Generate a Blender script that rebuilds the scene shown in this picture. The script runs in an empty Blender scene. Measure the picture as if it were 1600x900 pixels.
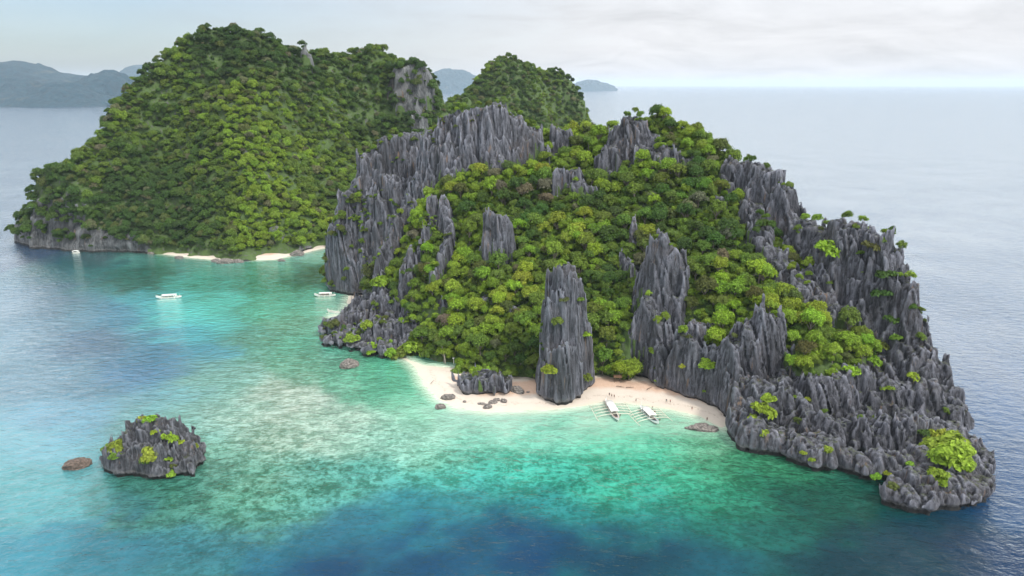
import bpy, math, random
import numpy as np
from mathutils import Vector, Matrix, Euler

# ------------------------------------------------------------------ camera, world, sun, exposure
sc = bpy.context.scene
COL = sc.collection
W0, H0, FPX, HCAM = 1600.0, 900.0, 1042.0, 120.0
TH = math.atan(318.0 / FPX)
CT, ST = math.cos(TH), math.sin(TH)
cam_d = bpy.data.cameras.new('camera')
cam_d.sensor_width = 36.0
cam_d.lens = 36.0 * FPX / W0
cam_d.clip_start = 1.0
cam_d.clip_end = 300000.0
cam = bpy.data.objects.new('camera', cam_d)
COL.objects.link(cam)
cam.location = (0, 0, HCAM)
cam.rotation_euler = (math.pi / 2 - TH, 0, 0)
sc.camera = cam

SUN_EL, SUN_AZ = math.radians(52), math.radians(128)     # azimuth clockwise from +Y
sun_dir = Vector((math.sin(SUN_AZ) * math.cos(SUN_EL), math.cos(SUN_AZ) * math.cos(SUN_EL), math.sin(SUN_EL)))

world = bpy.data.worlds.new('World')
sc.world = world
world.use_nodes = True


class NT:
    """small helper round a node tree"""
    def __init__(s, tree):
        s.t = tree
        tree.nodes.clear()

    def n(s, typ, ins=None, **kw):
        nd = s.t.nodes.new(typ)
        for k, v in kw.items():
            setattr(nd, k, v)
        for k, v in (ins or {}).items():
            sock = nd.inputs[k]
            if isinstance(v, bpy.types.NodeSocket):
                s.t.links.new(v, sock)
            else:
                sock.default_value = v
        return nd

    def math(s, op, a, b=None, c=None, clamp=False):
        nd = s.t.nodes.new('ShaderNodeMath')
        nd.operation = op
        nd.use_clamp = clamp
        for i, v in enumerate((a, b, c)):
            if v is None:
                continue
            if isinstance(v, bpy.types.NodeSocket):
                s.t.links.new(v, nd.inputs[i])
            else:
                nd.inputs[i].default_value = v
        return nd.outputs[0]

    def mix(s, f, a, b, blend='MIX'):
        nd = s.t.nodes.new('ShaderNodeMix')
        nd.data_type = 'RGBA'
        nd.blend_type = blend
        nd.clamp_factor = True
        for sock, v in ((nd.inputs[0], f), (nd.inputs[6], a), (nd.inputs[7], b)):
            if isinstance(v, bpy.types.NodeSocket):
                s.t.links.new(v, sock)
            else:
                sock.default_value = v if isinstance(v, (int, float)) else tuple(v) + ((1,) if len(v) == 3 else ())
        return nd.outputs[2]

    def ramp(s, f, stops, interp='LINEAR'):
        nd = s.t.nodes.new('ShaderNodeValToRGB')
        nd.color_ramp.interpolation = interp
        e = nd.color_ramp.elements
        while len(e) < len(stops):
            e.new(0.5)
        for el, (p, c) in zip(e, stops):
            el.position = p
            el.color = (c, c, c, 1) if isinstance(c, (int, float)) else tuple(c) + (1,)
        s.t.links.new(f, nd.inputs[0])
        return nd.outputs[0]

    def noise(s, vec, scale, detail=4, rough=0.55, dist=0.0, typ='FBM'):
        nd = s.t.nodes.new('ShaderNodeTexNoise')
        try:
            nd.noise_type = typ
        except Exception:
            pass
        s.t.links.new(vec, nd.inputs['Vector'])
        nd.inputs['Scale'].default_value = scale
        nd.inputs['Detail'].default_value = detail
        nd.inputs['Roughness'].default_value = rough
        nd.inputs['Distortion'].default_value = dist
        return nd.outputs['Fac']

    def mapv(s, vec, scale=(1, 1, 1), rot=(0, 0, 0), loc=(0, 0, 0)):
        nd = s.t.nodes.new('ShaderNodeMapping')
        s.t.links.new(vec, nd.inputs['Vector'])
        nd.inputs['Scale'].default_value = scale
        nd.inputs['Rotation'].default_value = rot
        nd.inputs['Location'].default_value = loc
        return nd.outputs[0]


w = NT(world.node_tree)
sky = w.n('ShaderNodeTexSky', sky_type='NISHITA')
sky.sun_disc = False
sky.sun_elevation = SUN_EL
sky.sun_rotation = SUN_AZ
sky.altitude = 100
sky.air_density = 1.0
sky.dust_density = 2.0
sky.ozone_density = 1.5
tc = w.n('ShaderNodeTexCoord').outputs['Generated']
sep = w.n('ShaderNodeSeparateXYZ', {0: tc})
up = w.math('MAXIMUM', sep.outputs[2], 0.0)
# cloud sheet: brightens upwards as an overcast sky does
base = w.ramp(up, [(0.0, (7.0, 6.3, 6.0)), (0.03, (6.9, 6.7, 6.7)), (0.12, (6.8, 6.9, 7.15)), (0.34, (11.5, 11.6, 11.8)), (1.0, (14.6, 14.7, 14.9))])
den = w.math('ADD', up, 0.20)
pl = w.n('ShaderNodeCombineXYZ', {0: w.math('DIVIDE', sep.outputs[0], den), 1: w.math('DIVIDE', sep.outputs[1], den), 2: 0.0}).outputs[0]
cn = w.noise(w.mapv(pl, (0.8, 1.0, 1), loc=(3.1, 0.7, 0)), 2.1, 7, 0.58, 0.5)
cl = w.ramp(cn, [(0.34, 0.86), (0.50, 1.0), (0.66, 1.10)])
cloud = w.mix(1.0, base, cl, 'MULTIPLY')
# thinner cloud towards the left (-X): blue shows through
thin = w.ramp(w.math('ADD', w.math('MULTIPLY', sep.outputs[0], -1.0), w.math('MULTIPLY', cn, 0.35)),
              [(0.05, 0.0), (0.65, 1.0)])
thin = w.math('MULTIPLY', thin, w.ramp(up, [(0.10, 1.0), (0.22, 0.08)]))
cover = w.math('SUBTRACT', 0.97, w.math('MULTIPLY', thin, 0.80))
skyc = w.mix(1.0, sky.outputs[0], (1.0, 1.08, 1.15), 'MULTIPLY')
tot = w.mix(cover, skyc, cloud)
bg = w.n('ShaderNodeBackground', {'Color': tot, 'Strength': 0.10})
w.n('ShaderNodeOutputWorld', {'Surface': bg.outputs[0]})

sl = bpy.data.lights.new('sun', 'SUN')
sl.energy = 2.5
sl.angle = math.radians(6)
sl.color = (1.0, 0.95, 0.86)
so = bpy.data.objects.new('sun', sl)
COL.objects.link(so)
so.rotation_euler = (-sun_dir).to_track_quat('-Z', 'Y').to_euler()

sc.view_settings.view_transform = 'Standard'
sc.view_settings.look = 'None'
sc.view_settings.exposure = 0.35
sc.view_settings.gamma = 1.0
sc.render.engine = 'CYCLES'
cy = sc.cycles
cy.use_denoising = True
try:
    cy.denoiser = 'OPENIMAGEDENOISE'
except Exception:
    pass
cy.max_bounces = 5
cy.diffuse_bounces = 2
cy.glossy_bounces = 2
cy.transmission_bounces = 2
cy.transparent_max_bounces = 6
cy.volume_bounces = 2
cy.sample_clamp_indirect = 4.0
cy.use_adaptive_sampling = True
cy.adaptive_threshold = 0.02

RNG = np.random.RandomState(7)
random.seed(7)

# ------------------------------------------------------------------ pixel <-> place


def pt(px, py, Y):
    """the point at world distance Y on the sight line of photograph pixel (px,py)"""
    dx, dy = (px - 800) / FPX, (450 - py) / FPX
    wy, wz = CT + ST * dy, -ST + CT * dy
    t = Y / wy
    return (t * dx, Y, HCAM + t * wz)


def gr(px, py, z=0.0):
    dx, dy = (px - 800) / FPX, (450 - py) / FPX
    wy, wz = CT + ST * dy, -ST + CT * dy
    t = (z - HCAM) / wz
    return (t * dx, t * wy)


def proj(x, y, z):
    d = y * CT - (z - HCAM) * ST
    u = y * ST + (z - HCAM) * CT
    d = np.maximum(d, 1e-3)
    return 800 + FPX * x / d, 450 - FPX * u / d, d


# ------------------------------------------------------------------ noise (numpy)
def _hash(ix, iy, iz, seed):
    h = (ix.astype(np.int64) * 374761393 + iy.astype(np.int64) * 668265263 + iz.astype(np.int64) * 2147483647 + seed * 1442695041) & 0xFFFFFFFF
    h = ((h ^ (h >> 13)) * 1274126177) & 0xFFFFFFFF
    h = ((h ^ (h >> 16)) * 2246822519) & 0xFFFFFFFF
    return ((h ^ (h >> 15)) & 0xFFFF).astype(np.float32) / 65535.0


def vn2(x, y, seed=0):
    x0, y0 = np.floor(x), np.floor(y)
    fx, fy = (x - x0), (y - y0)
    fx = fx * fx * (3 - 2 * fx)
    fy = fy * fy * (3 - 2 * fy)
    ix, iy = x0.astype(np.int64), y0.astype(np.int64)
    z = np.zeros_like(ix)
    a = _hash(ix, iy, z, seed); b = _hash(ix + 1, iy, z, seed)
    c = _hash(ix, iy + 1, z, seed); d = _hash(ix + 1, iy + 1, z, seed)
    return (a * (1 - fx) + b * fx) * (1 - fy) + (c * (1 - fx) + d * fx) * fy


def vn3(x, y, z, seed=0):
    x0, y0, z0 = np.floor(x), np.floor(y), np.floor(z)
    fx, fy, fz = [(a - b) for a, b in ((x, x0), (y, y0), (z, z0))]
    fx = fx * fx * (3 - 2 * fx); fy = fy * fy * (3 - 2 * fy); fz = fz * fz * (3 - 2 * fz)
    ix, iy, iz = x0.astype(np.int64), y0.astype(np.int64), z0.astype(np.int64)
    r = 0
    for k in (0, 1):
        wz = fz if k else 1 - fz
        a = _hash(ix, iy, iz + k, seed); b = _hash(ix + 1, iy, iz + k, seed)
        c = _hash(ix, iy + 1, iz + k, seed); d = _hash(ix + 1, iy + 1, iz + k, seed)
        r = r + wz * ((a * (1 - fx) + b * fx) * (1 - fy) + (c * (1 - fx) + d * fx) * fy)
    return r


def fbm2(x, y, o=4, seed=0, g=0.5):
    s, a, n = 0, 1.0, 0
    for i in range(o):
        s = s + a * vn2(x * 2 ** i + 17.3 * i, y * 2 ** i - 9.1 * i, seed + i); n += a; a *= g
    return s / n


def rid2(x, y, o=3, seed=0, g=0.55):
    s, a, n = 0, 1.0, 0
    for i in range(o):
        v = 1 - np.abs(2 * vn2(x * 2 ** i + 5.3 * i, y * 2 ** i + 3.1 * i, seed + i) - 1)
        s = s + a * v * v; n += a; a *= g
    return s / n


def worley(x, y, seed=0):
    """random value of the nearest cell, and the gap to the next cell"""
    x0, y0 = np.floor(x), np.floor(y)
    f1 = np.full(x.shape, 9.0); f2 = np.full(x.shape, 9.0); val = np.zeros(x.shape)
    tx = np.zeros(x.shape); ty = np.zeros(x.shape)
    z = np.zeros(x.shape, np.int64)
    for di in (-1, 0, 1):
        for dj in (-1, 0, 1):
            cx, cy_ = (x0 + di).astype(np.int64), (y0 + dj).astype(np.int64)
            px = cx + _hash(cx, cy_, z, seed); py = cy_ + _hash(cx, cy_, z, seed + 1)
            d = np.hypot(px - x, py - y)
            v = _hash(cx, cy_, z, seed + 2)
            b = d < f1
            f2 = np.where(b, f1, np.minimum(f2, d))
            val = np.where(b, v, val)
            tx = np.where(b, (x - px) * (_hash(cx, cy_, z, seed + 3) - .5), tx); ty = np.where(b, (y - py) * (_hash(cx, cy_, z, seed + 4) - .5), ty)
            f1 = np.where(b, d, f1)
    return val, f2 - f1, tx + ty


# ------------------------------------------------------------------ polygons / heights
def poly_sd(X, Y, P):
    """signed distance, positive inside"""
    P = np.asarray(P, float)
    d = np.full(X.shape, 1e9)
    ins = np.zeros(X.shape, bool)
    n = len(P)
    for i in range(n):
        ax, ay = P[i]; bx, by = P[(i + 1) % n]
        ex, ey = bx - ax, by - ay
        t = np.clip(((X - ax) * ex + (Y - ay) * ey) / (ex * ex + ey * ey + 1e-9), 0, 1)
        d = np.minimum(d, (X - ax - t * ex) ** 2 + (Y - ay - t * ey) ** 2)
        c = ((ay > Y) != (by > Y))
        with np.errstate(divide='ignore', invalid='ignore'):
            xi = ax + (Y - ay) * (bx - ax) / ((by - ay) if by != ay else 1e-9)
        ins ^= c & (X < xi)
    d = np.sqrt(d)
    return np.where(ins, d, -d)


def crest(X, Y, pts, r, k):
    """height of a steep-sided ridge under a polyline of 3-D points"""
    P = [pt(*p) for p in pts]
    if len(P) == 1:
        P = P * 2
    h = np.full(X.shape, -1e3)
    for a, b in zip(P[:-1], P[1:]):
        ex, ey = b[0] - a[0], b[1] - a[1]
        t = np.clip(((X - a[0]) * ex + (Y - a[1]) * ey) / (ex * ex + ey * ey + 1e-9), 0, 1)
        d = np.hypot(X - a[0] - t * ex, Y - a[1] - t * ey)
        z = a[2] + t * (b[2] - a[2])
        h = np.maximum(h, z - k * np.maximum(0, d - r) - 0.25 * np.minimum(d, r))
    return h


def rbf(pts3, X, Y, smooth=2.0):
    P = np.asarray(pts3, float)
    S = 100.0
    px, py = P[:, 0] / S, P[:, 1] / S
    D = np.hypot(px[:, None] - px[None], py[:, None] - py[None])
    n = len(P)
    A = np.zeros((n + 3, n + 3))
    A[:n, :n] = D + 0 * np.eye(n)
    A[:n, :n] = -D
    A[:n, :n] += smooth * 0.01 * np.eye(n) * -1
    A[:n, n] = 1; A[:n, n + 1] = px; A[:n, n + 2] = py
    A[n, :n] = 1; A[n + 1, :n] = px; A[n + 2, :n] = py
    b = np.zeros(n + 3); b[:n] = P[:, 2]
    wts = np.linalg.solve(A, b)
    out = wts[n] + wts[n + 1] * X / S + wts[n + 2] * Y / S
    for i in range(n):
        out = out - wts[i] * np.hypot(X / S - px[i], Y / S - py[i])
    return out


def surface_nets(F, xs, ys, zs):
    S = F > 0
    c = [S[:-1, :-1, :-1], S[1:, :-1, :-1], S[:-1, 1:, :-1], S[1:, 1:, :-1],
         S[:-1, :-1, 1:], S[1:, :-1, 1:], S[:-1, 1:, 1:], S[1:, 1:, 1:]]
    al = c[0].copy(); an = c[0].copy()
    for q in c[1:]:
        al &= q; an |= q
    m = an & ~al
    idx = np.full(m.shape, -1, np.int32)
    I, J, K = np.nonzero(m)
    n = len(I)
    idx[I, J, K] = np.arange(n)
    off = [(0, 0, 0), (1, 0, 0), (0, 1, 0), (1, 1, 0), (0, 0, 1), (1, 0, 1), (0, 1, 1), (1, 1, 1)]
    v = [F[I + a, J + b, K + cc] for a, b, cc in off]
    acc = np.zeros((n, 3)); cnt = np.zeros(n)
    edges = [(0, 1), (2, 3), (4, 5), (6, 7), (0, 2), (1, 3), (4, 6), (5, 7), (0, 4), (1, 5), (2, 6), (3, 7)]
    for a, b in edges:
        va, vb = v[a], v[b]
        x = (va > 0) != (vb > 0)
        t = np.where(x, va / np.where(x, va - vb, 1), 0)
        for ax in range(3):
            acc[:, ax] += np.where(x, off[a][ax] + t * (off[b][ax] - off[a][ax]), 0)
        cnt += x
    acc /= cnt[:, None]
    vx = xs[I] + acc[:, 0] * (xs[I + 1] - xs[I])
    vy = ys[J] + acc[:, 1] * (ys[J + 1] - ys[J])
    vz = zs[K] + acc[:, 2] * (zs[K + 1] - zs[K])
    V = np.stack([vx, vy, vz], 1).astype(np.float32)
    Q = []
    # x edges
    e = S[:-1, 1:-1, 1:-1] != S[1:, 1:-1, 1:-1]
    i, j, k = np.nonzero(e); j += 1; k += 1
    q = np.stack([idx[i, j - 1, k - 1], idx[i, j, k - 1], idx[i, j, k], idx[i, j - 1, k]], 1)
    fl = ~S[i, j, k]; q[fl] = q[fl][:, ::-1]; Q.append(q)
    e = S[1:-1, :-1, 1:-1] != S[1:-1, 1:, 1:-1]
    i, j, k = np.nonzero(e); i += 1; k += 1
    q = np.stack([idx[i - 1, j, k - 1], idx[i - 1, j, k], idx[i, j, k], idx[i, j, k - 1]], 1)
    fl = ~S[i, j, k]; q[fl] = q[fl][:, ::-1]; Q.append(q)
    e = S[1:-1, 1:-1, :-1] != S[1:-1, 1:-1, 1:]
    i, j, k = np.nonzero(e); i += 1; j += 1
    q = np.stack([idx[i - 1, j - 1, k], idx[i, j - 1, k], idx[i, j, k], idx[i - 1, j, k]], 1)
    fl = ~S[i, j, k]; q[fl] = q[fl][:, ::-1]; Q.append(q)
    return V, np.concatenate(Q).astype(np.int32), I, J


def drop_crumbs(V, Q, least=500):
    """faces of loose floating crumbs removed"""
    lab = np.arange(len(V))
    for _ in range(60):
        m = lab[Q].min(1)
        new = lab.copy()
        for c in range(4):
            np.minimum.at(new, Q[:, c], m)
        new = new[new]; new = new[new]
        if (new == lab).all():
            break
        lab = new
    cnt = np.bincount(lab, minlength=len(V))
    return Q[cnt[lab[Q[:, 0]]] >= least]


def mesh_np(name, V, Q, smooth=True, attrs=None):
    me = bpy.data.meshes.new(name)
    V = np.ascontiguousarray(V, np.float32)
    Q = np.ascontiguousarray(Q, np.int32)
    nv, nf, s = len(V), len(Q), Q.shape[1]
    me.vertices.add(nv); me.vertices.foreach_set('co', V.ravel())
    me.loops.add(nf * s); me.loops.foreach_set('vertex_index', Q.ravel())
    me.polygons.add(nf)
    me.polygons.foreach_set('loop_start', np.arange(0, nf * s, s, dtype=np.int32))
    me.polygons.foreach_set('use_smooth', np.full(nf, smooth))
    for k, a in (attrs or {}).items():
        a = np.asarray(a, np.float32)
        if a.ndim == 1:
            at = me.attributes.new(k, 'FLOAT', 'POINT'); at.data.foreach_set('value', a)
        else:
            at = me.attributes.new(k, 'FLOAT_COLOR', 'POINT')
            if a.shape[1] == 3:
                a = np.concatenate([a, np.ones((len(a), 1), np.float32)], 1)
            at.data.foreach_set('color', np.ascontiguousarray(a).ravel())
    me.update(calc_edges=True)
    return me


def link(name, me, mat=None, parent=None, label=None, cat=None, group=None, kind=None, loc=None):
    o = bpy.data.objects.new(name, me)
    COL.objects.link(o)
    if mat is not None and me is not None and len(me.materials) == 0:
        me.materials.append(mat)
    if parent is not None:
        o.parent = parent
    if loc is not None:
        o.location = loc
    if label: o['label'] = label
    if cat: o['category'] = cat
    if group: o['group'] = group
    if kind: o['kind'] = kind
    return o


# ------------------------------------------------------------------ materials
def new_mat(name):
    m = bpy.data.materials.new(name)
    m.use_nodes = True
    return m, NT(m.node_tree)


def finish(n, bsdf, disp=None):
    d = {'Surface': bsdf}
    n.n('ShaderNodeOutputMaterial', d)


def rock_material(name, dark, light, green, streak=1.0, k=1.0):
    m, n = new_mat(name)
    P = n.n('ShaderNodeNewGeometry').outputs['Position']
    wob = n.mapv(P, (1, 1, 0.075))
    fl = n.noise(wob, 0.9 * k, 7, 0.65, 0.4)                 # vertical fluting
    fl2 = n.noise(n.mapv(P, (1, 1, 0.14)), 3.0 * k, 5, 0.6)
    big = n.noise(P, 0.07 * k, 4, 0.6)
    c = n.mix(n.ramp(fl, [(0.38, 0.0), (0.62, 1.0)]), dark, light)
    c = n.mix(n.ramp(fl2, [(0.40, 0.65), (0.50, 0.15), (0.75, 0.0)]), c, tuple(x * 0.42 for x in dark))
    # warm weathering blotches and pale lichen
    c = n.mix(n.ramp(big, [(0.52, 0.0), (0.75, 0.35)]), c, (0.17, 0.145, 0.14))
    pn = n.n('ShaderNodeNewGeometry').outputs['Pointiness']
    c = n.mix(n.ramp(pn, [(0.50, 0.0), (0.57, 0.7)]), c, tuple(min(1, x * 1.8) for x in light))
    lic = n.noise(P, 1.6 * k, 6, 0.7)
    c = n.mix(n.ramp(lic, [(0.60, 0.0), (0.70, 0.55)]), c, tuple(min(1, x * 1.9) for x in light))
    # broad tonal change from slab to slab, and rusty streaks
    c = n.mix(1.0, c, n.ramp(n.noise(n.mapv(P, (1, 1, 0.35)), 0.11 * k, 4, 0.55, 0.6), [(0.36, 0.62), (0.62, 1.30)]), 'MULTIPLY')
    st = n.noise(n.mapv(P, (1, 1, 0.06)), 0.55 * k, 4, 0.6)
    c = n.mix(n.math('MULTIPLY', n.ramp(st, [(0.60, 0.0), (0.68, 0.7)]), n.ramp(big, [(0.48, 0.0), (0.56, 1.0)])), c, (0.24, 0.155, 0.10))
    # moss / low scrub on the flatter ledges
    nz = n.n('ShaderNodeSeparateXYZ', {0: n.n('ShaderNodeNewGeometry').outputs['Normal']}).outputs[2]
    gm = n.math('ADD', n.math('MULTIPLY', nz, 0.45), n.math('MULTIPLY', n.noise(P, 0.33 * k, 5, 0.65), 0.9))
    gm = n.ramp(gm, [(0.80, 0.0), (0.98, green)])
    c = n.mix(gm, c, n.mix(n.noise(P, 1.1, 3), (0.035, 0.055, 0.02), (0.12, 0.15, 0.035)))
    # pale salt-worn notch just above the water
    z = n.n('ShaderNodeSeparateXYZ', {0: P}).outputs[2]
    c = n.mix(n.ramp(n.math('MULTIPLY', n.math('ADD', z, n.math('MULTIPLY', n.noise(P, 0.8, 4), -1.2)), 0.5), [(0.0, 0.88), (0.30, 0.8), (0.50, 0.0)]), c, (0.014, 0.015, 0.014))
    zz = n.math('ADD', z, n.math('MULTIPLY', n.noise(P, 0.5, 3), -4.0))
    c = n.mix(n.ramp(n.math('MULTIPLY', n.math('ADD', zz, 3.0), 0.25), [(0.0, 0.0), (0.58, 0.0), (0.72, 0.35), (0.95, 0.0)]), c, (0.30, 0.29, 0.28))
    b1 = n.n('ShaderNodeBump', {'Strength': 1.0, 'Distance': 2.0 / k, 'Height': fl})
    b2 = n.n('ShaderNodeBump', {'Strength': 0.9, 'Distance': 0.8 / k, 'Height': fl2, 'Normal': b1.outputs[0]})
    bs = n.n('ShaderNodeBsdfPrincipled', {'Base Color': c, 'Roughness': 0.85, 'Normal': b2.outputs[0]})
    finish(n, bs.outputs[0])
    return m


M_ROCK = rock_material('karst_rock', (0.019, 0.021, 0.031), (0.165, 0.172, 0.208), 0.7)
M_ISLET = rock_material('islet_rock', (0.026, 0.029, 0.038), (0.125, 0.132, 0.155), 0.5, k=1.6)
M_FARROCK = rock_material('far_cliff_rock', (0.05, 0.055, 0.06), (0.20, 0.21, 0.22), 1.0, k=0.35)


def ground_material():
    m, n = new_mat('forest_floor')
    P = n.n('ShaderNodeNewGeometry').outputs['Position']
    a = n.noise(P, 0.25, 6, 0.7)
    c = n.mix(a, (0.035, 0.068, 0.018), (0.09, 0.145, 0.035))
    c = n.mix(n.ramp(n.noise(n.mapv(P, (1, 1, 0.2)), 0.45, 5, 0.7), [(0.56, 0.0), (0.66, 1.0)]), c, (0.10, 0.095, 0.10))
    b = n.n('ShaderNodeBump', {'Strength': 1.0, 'Distance': 1.5, 'Height': a})
    bs = n.n('ShaderNodeBsdfPrincipled', {'Base Color': c, 'Roughness': 0.9, 'Normal': b.outputs[0]})
    finish(n, bs.outputs[0])
    return m


M_FLOOR = ground_material()


def leaf_material():
    m, n = new_mat('leaves')
    at = n.n('ShaderNodeAttribute', attribute_name='tint', attribute_type='INSTANCER').outputs['Color']
    P = n.n('ShaderNodeNewGeometry').outputs['Position']
    v = n.noise(P, 0.9, 3, 0.6)
    c = n.mix(1.0, at, n.ramp(v, [(0.3, 0.72), (0.7, 1.3)]), 'MULTIPLY')
    rnd = n.n('ShaderNodeNewGeometry').outputs['Random Per Island']
    c = n.mix(1.0, c, n.ramp(rnd, [(0.0, 0.6), (1.0, 1.42)]), 'MULTIPLY')
    d = n.n('ShaderNodeBsdfPrincipled', {'Base Color': c, 'Roughness': 0.65, 'Specular IOR Level': 0.25})
    t = n.n('ShaderNodeBsdfTranslucent', {'Color': c})
    mx = n.n('ShaderNodeMixShader', {0: 0.4, 1: d.outputs[0], 2: t.outputs[0]})
    finish(n, mx.outputs[0])
    return m


M_LEAF = leaf_material()


def plain(name, col, rough=0.7, var=0.15, scale=3.0, metal=0.0):
    m, n = new_mat(name)
    P = n.n('ShaderNodeTexCoord').outputs['Object']
    f = n.ramp(n.noise(P, scale, 5, 0.6), [(0.3, 1 - var), (0.7, 1 + var)])
    c = n.mix(1.0, col, f, 'MULTIPLY')
    bs = n.n('ShaderNodeBsdfPrincipled', {'Base Color': c, 'Roughness': rough, 'Metallic': metal})
    finish(n, bs.outputs[0])
    return m


M_BARK = plain('bark', (0.22, 0.19, 0.16), 0.9, 0.3)
M_WHITE = plain('white_paint', (0.78, 0.78, 0.76), 0.45, 0.08)
M_ORANGE = plain('orange_tarp', (0.55, 0.20, 0.12), 0.6, 0.1)
M_BAMBOO = plain('bamboo', (0.62, 0.62, 0.52), 0.6, 0.12)
M_DARK = plain('dark_interior', (0.06, 0.05, 0.05), 0.7, 0.2)
M_WOOD = plain('driftwood', (0.13, 0.10, 0.08), 0.9, 0.3)
M_SKIN = plain('skin', (0.28, 0.15, 0.09), 0.6, 0.05)
M_HAIR = plain('hair', (0.015, 0.012, 0.01), 0.6, 0.05)
M_CLOTH = [plain('cloth_navy', (0.03, 0.04, 0.09)), plain('cloth_black', (0.02, 0.02, 0.025)),
           plain('cloth_red', (0.35, 0.05, 0.05)), plain('cloth_teal', (0.03, 0.2, 0.22))]


def boulder_material(name, dark, light):
    m, n = new_mat(name)
    P = n.n('ShaderNodeTexCoord').outputs['Object']
    a = n.noise(n.mapv(P, (1, 1, 2.5), rot=(0.4, 0.3, 0)), 1.1, 7, 0.7, 0.5)
    c = n.mix(n.ramp(a, [(0.38, 0.0), (0.64, 1.0)]), dark, light)
    b = n.n('ShaderNodeBump', {'Strength': 1.0, 'Distance': 0.5, 'Height': a})
    bs = n.n('ShaderNodeBsdfPrincipled', {'Base Color': c, 'Roughness': 0.85, 'Normal': b.outputs[0]})
    finish(n, bs.outputs[0])
    return m


M_BOULDER = boulder_material('grey_boulder', (0.05, 0.048, 0.045), (0.30, 0.27, 0.25))
M_BROWNROCK = boulder_material('brown_rock', (0.05, 0.038, 0.03), (0.20, 0.15, 0.125))


def sand_material():
    m, n = new_mat('coral_sand')
    P = n.n('ShaderNodeNewGeometry').outputs['Position']
    z = n.n('ShaderNodeSeparateXYZ', {0: P}).outputs[2]
    a = n.noise(P, 0.35, 6, 0.65)
    c = n.mix(a, (0.52, 0.455, 0.39), (0.63, 0.56, 0.49))
    zz = n.math('ADD', z, n.math('MULTIPLY', n.math('SUBTRACT', a, 0.5), 0.5))
    # dry upper beach with leaf litter, wet lower edge
    c = n.mix(n.ramp(zz, [(0.0, 0.0), (0.75, 0.0), (1.0, 1.0)]), c,
              n.mix(n.noise(P, 1.2, 5, 0.7), (0.42, 0.27, 0.19), (0.62, 0.46, 0.36)))
    c = n.mix(n.ramp(zz, [(0.0, 1.0), (0.16, 0.0)]), c, (0.56, 0.53, 0.43))
    wr = n.ramp(zz, [(0.30, 0.0), (0.37, 1.0), (0.44, 0.0)])
    c = n.mix(n.math('MULTIPLY', wr, n.ramp(n.noise(P, 1.6, 6, 0.75), [(0.50, 0.0), (0.62, 0.8)])), c, (0.22, 0.15, 0.10))
    c = n.mix(n.ramp(n.noise(P, 2.2, 6, 0.8), [(0.64, 0.0), (0.70, 0.5)]), c, (0.30, 0.22, 0.16))
    b = n.n('ShaderNodeBump', {'Strength': 0.7, 'Distance': 0.25, 'Height': n.noise(P, 2.5, 5, 0.7)})
    bs = n.n('ShaderNodeBsdfPrincipled', {'Base Color': c, 'Roughness': 0.9, 'Normal': b.outputs[0]})
    finish(n, bs.outputs[0])
    return m


M_SAND = sand_material()

# ------------------------------------------------------------------ main island: coast, slope and crags
EXT = [(168, 226), (179, 246), (181, 270), (168, 310), (152, 350), (132, 390), (100, 430), (50, 460), (-20, 470), (-80, 455), (-112, 430)]
COAST_PX = [(508, 438), (511, 456), (545, 462), (576, 464), (582, 478), (566, 492), (525, 500), (499, 520), (496, 538), (508, 553), (540, 562), (575, 565),
            (612, 563), (655, 566), (682, 571), (700, 585), (704, 603), (722, 620), (760, 628), (800, 620), (815, 602), (832, 602), (838, 624),
            (875, 638), (900, 632), (925, 608), (945, 600), (1000, 602), (1030, 610), (1050, 618), (1080, 628), (1110, 639), (1132, 655),
            (1134, 680), (1150, 702), (1185, 712), (1205, 728), (1250, 745), (1290, 757), (1340, 768), (1372, 790), (1398, 810), (1440, 824),
            (1482, 812), (1528, 806), (1550, 776), (1547, 720), (1535, 695)]
COAST = [gr(*p) for p in COAST_PX] + EXT

SLOPE = [  # (px, py, distance) on the wooded slope
    (750, 200, 390), (850, 222, 384), (905, 226, 380), (960, 206, 370), (1030, 194, 360), (1080, 222, 347), (1130, 246, 334),
    (700, 300, 352), (760, 300, 350), (830, 265, 362), (900, 268, 355), (950, 285, 345), (1050, 292, 325), (1100, 292, 320), (1150, 332, 302),
    (640, 360, 340), (700, 385, 325), (780, 385, 318), (850, 355, 327), (920, 355, 318), (1000, 355, 308), (1080, 362, 296), (1150, 405, 279),
    (1220, 455, 261), (1262, 485, 250),
    (620, 455, 318), (680, 455, 305), (750, 455, 298), (830, 435, 298), (900, 435, 293), (960, 460, 281), (1080, 455, 271), (1130, 485, 259),
    (640, 515, 297), (700, 525, 284), (760, 525, 276), (820, 535, 268), (940, 535, 267), (985, 550, 262), (1110, 535, 246),
    (1265, 525, 236), (1300, 565, 225), (1340, 585, 220), (1400, 585, 222), (1300, 625, 211), (1400, 660, 200), (1460, 700, 190),
    (1250, 610, 216), (1200, 560, 226)]
NDEEP = 7
base_pts = [pt(*p) for p in SLOPE]
base_pts = [(a, b, c - (2.0 if i < len(base_pts) - NDEEP else 8.0)) for i, (a, b, c) in enumerate(base_pts)]
for p in [(660, 558), (700, 575), (750, 590), (820, 592), (940, 592), (1000, 595), (1035, 603)]:
    g = gr(*p); base_pts.append((g[0], g[1], 0.5))
for p in COAST_PX[::3]:
    g = gr(*p); base_pts.append((g[0], g[1], -1.0))
for e in EXT:
    base_pts.append((e[0], e[1], 0.0))
base_pts += [(60, 400, 78), (0, 420, 70), (-60, 425, 62), (100, 370, 70), (130, 320, 55), (155, 280, 40)]

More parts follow.
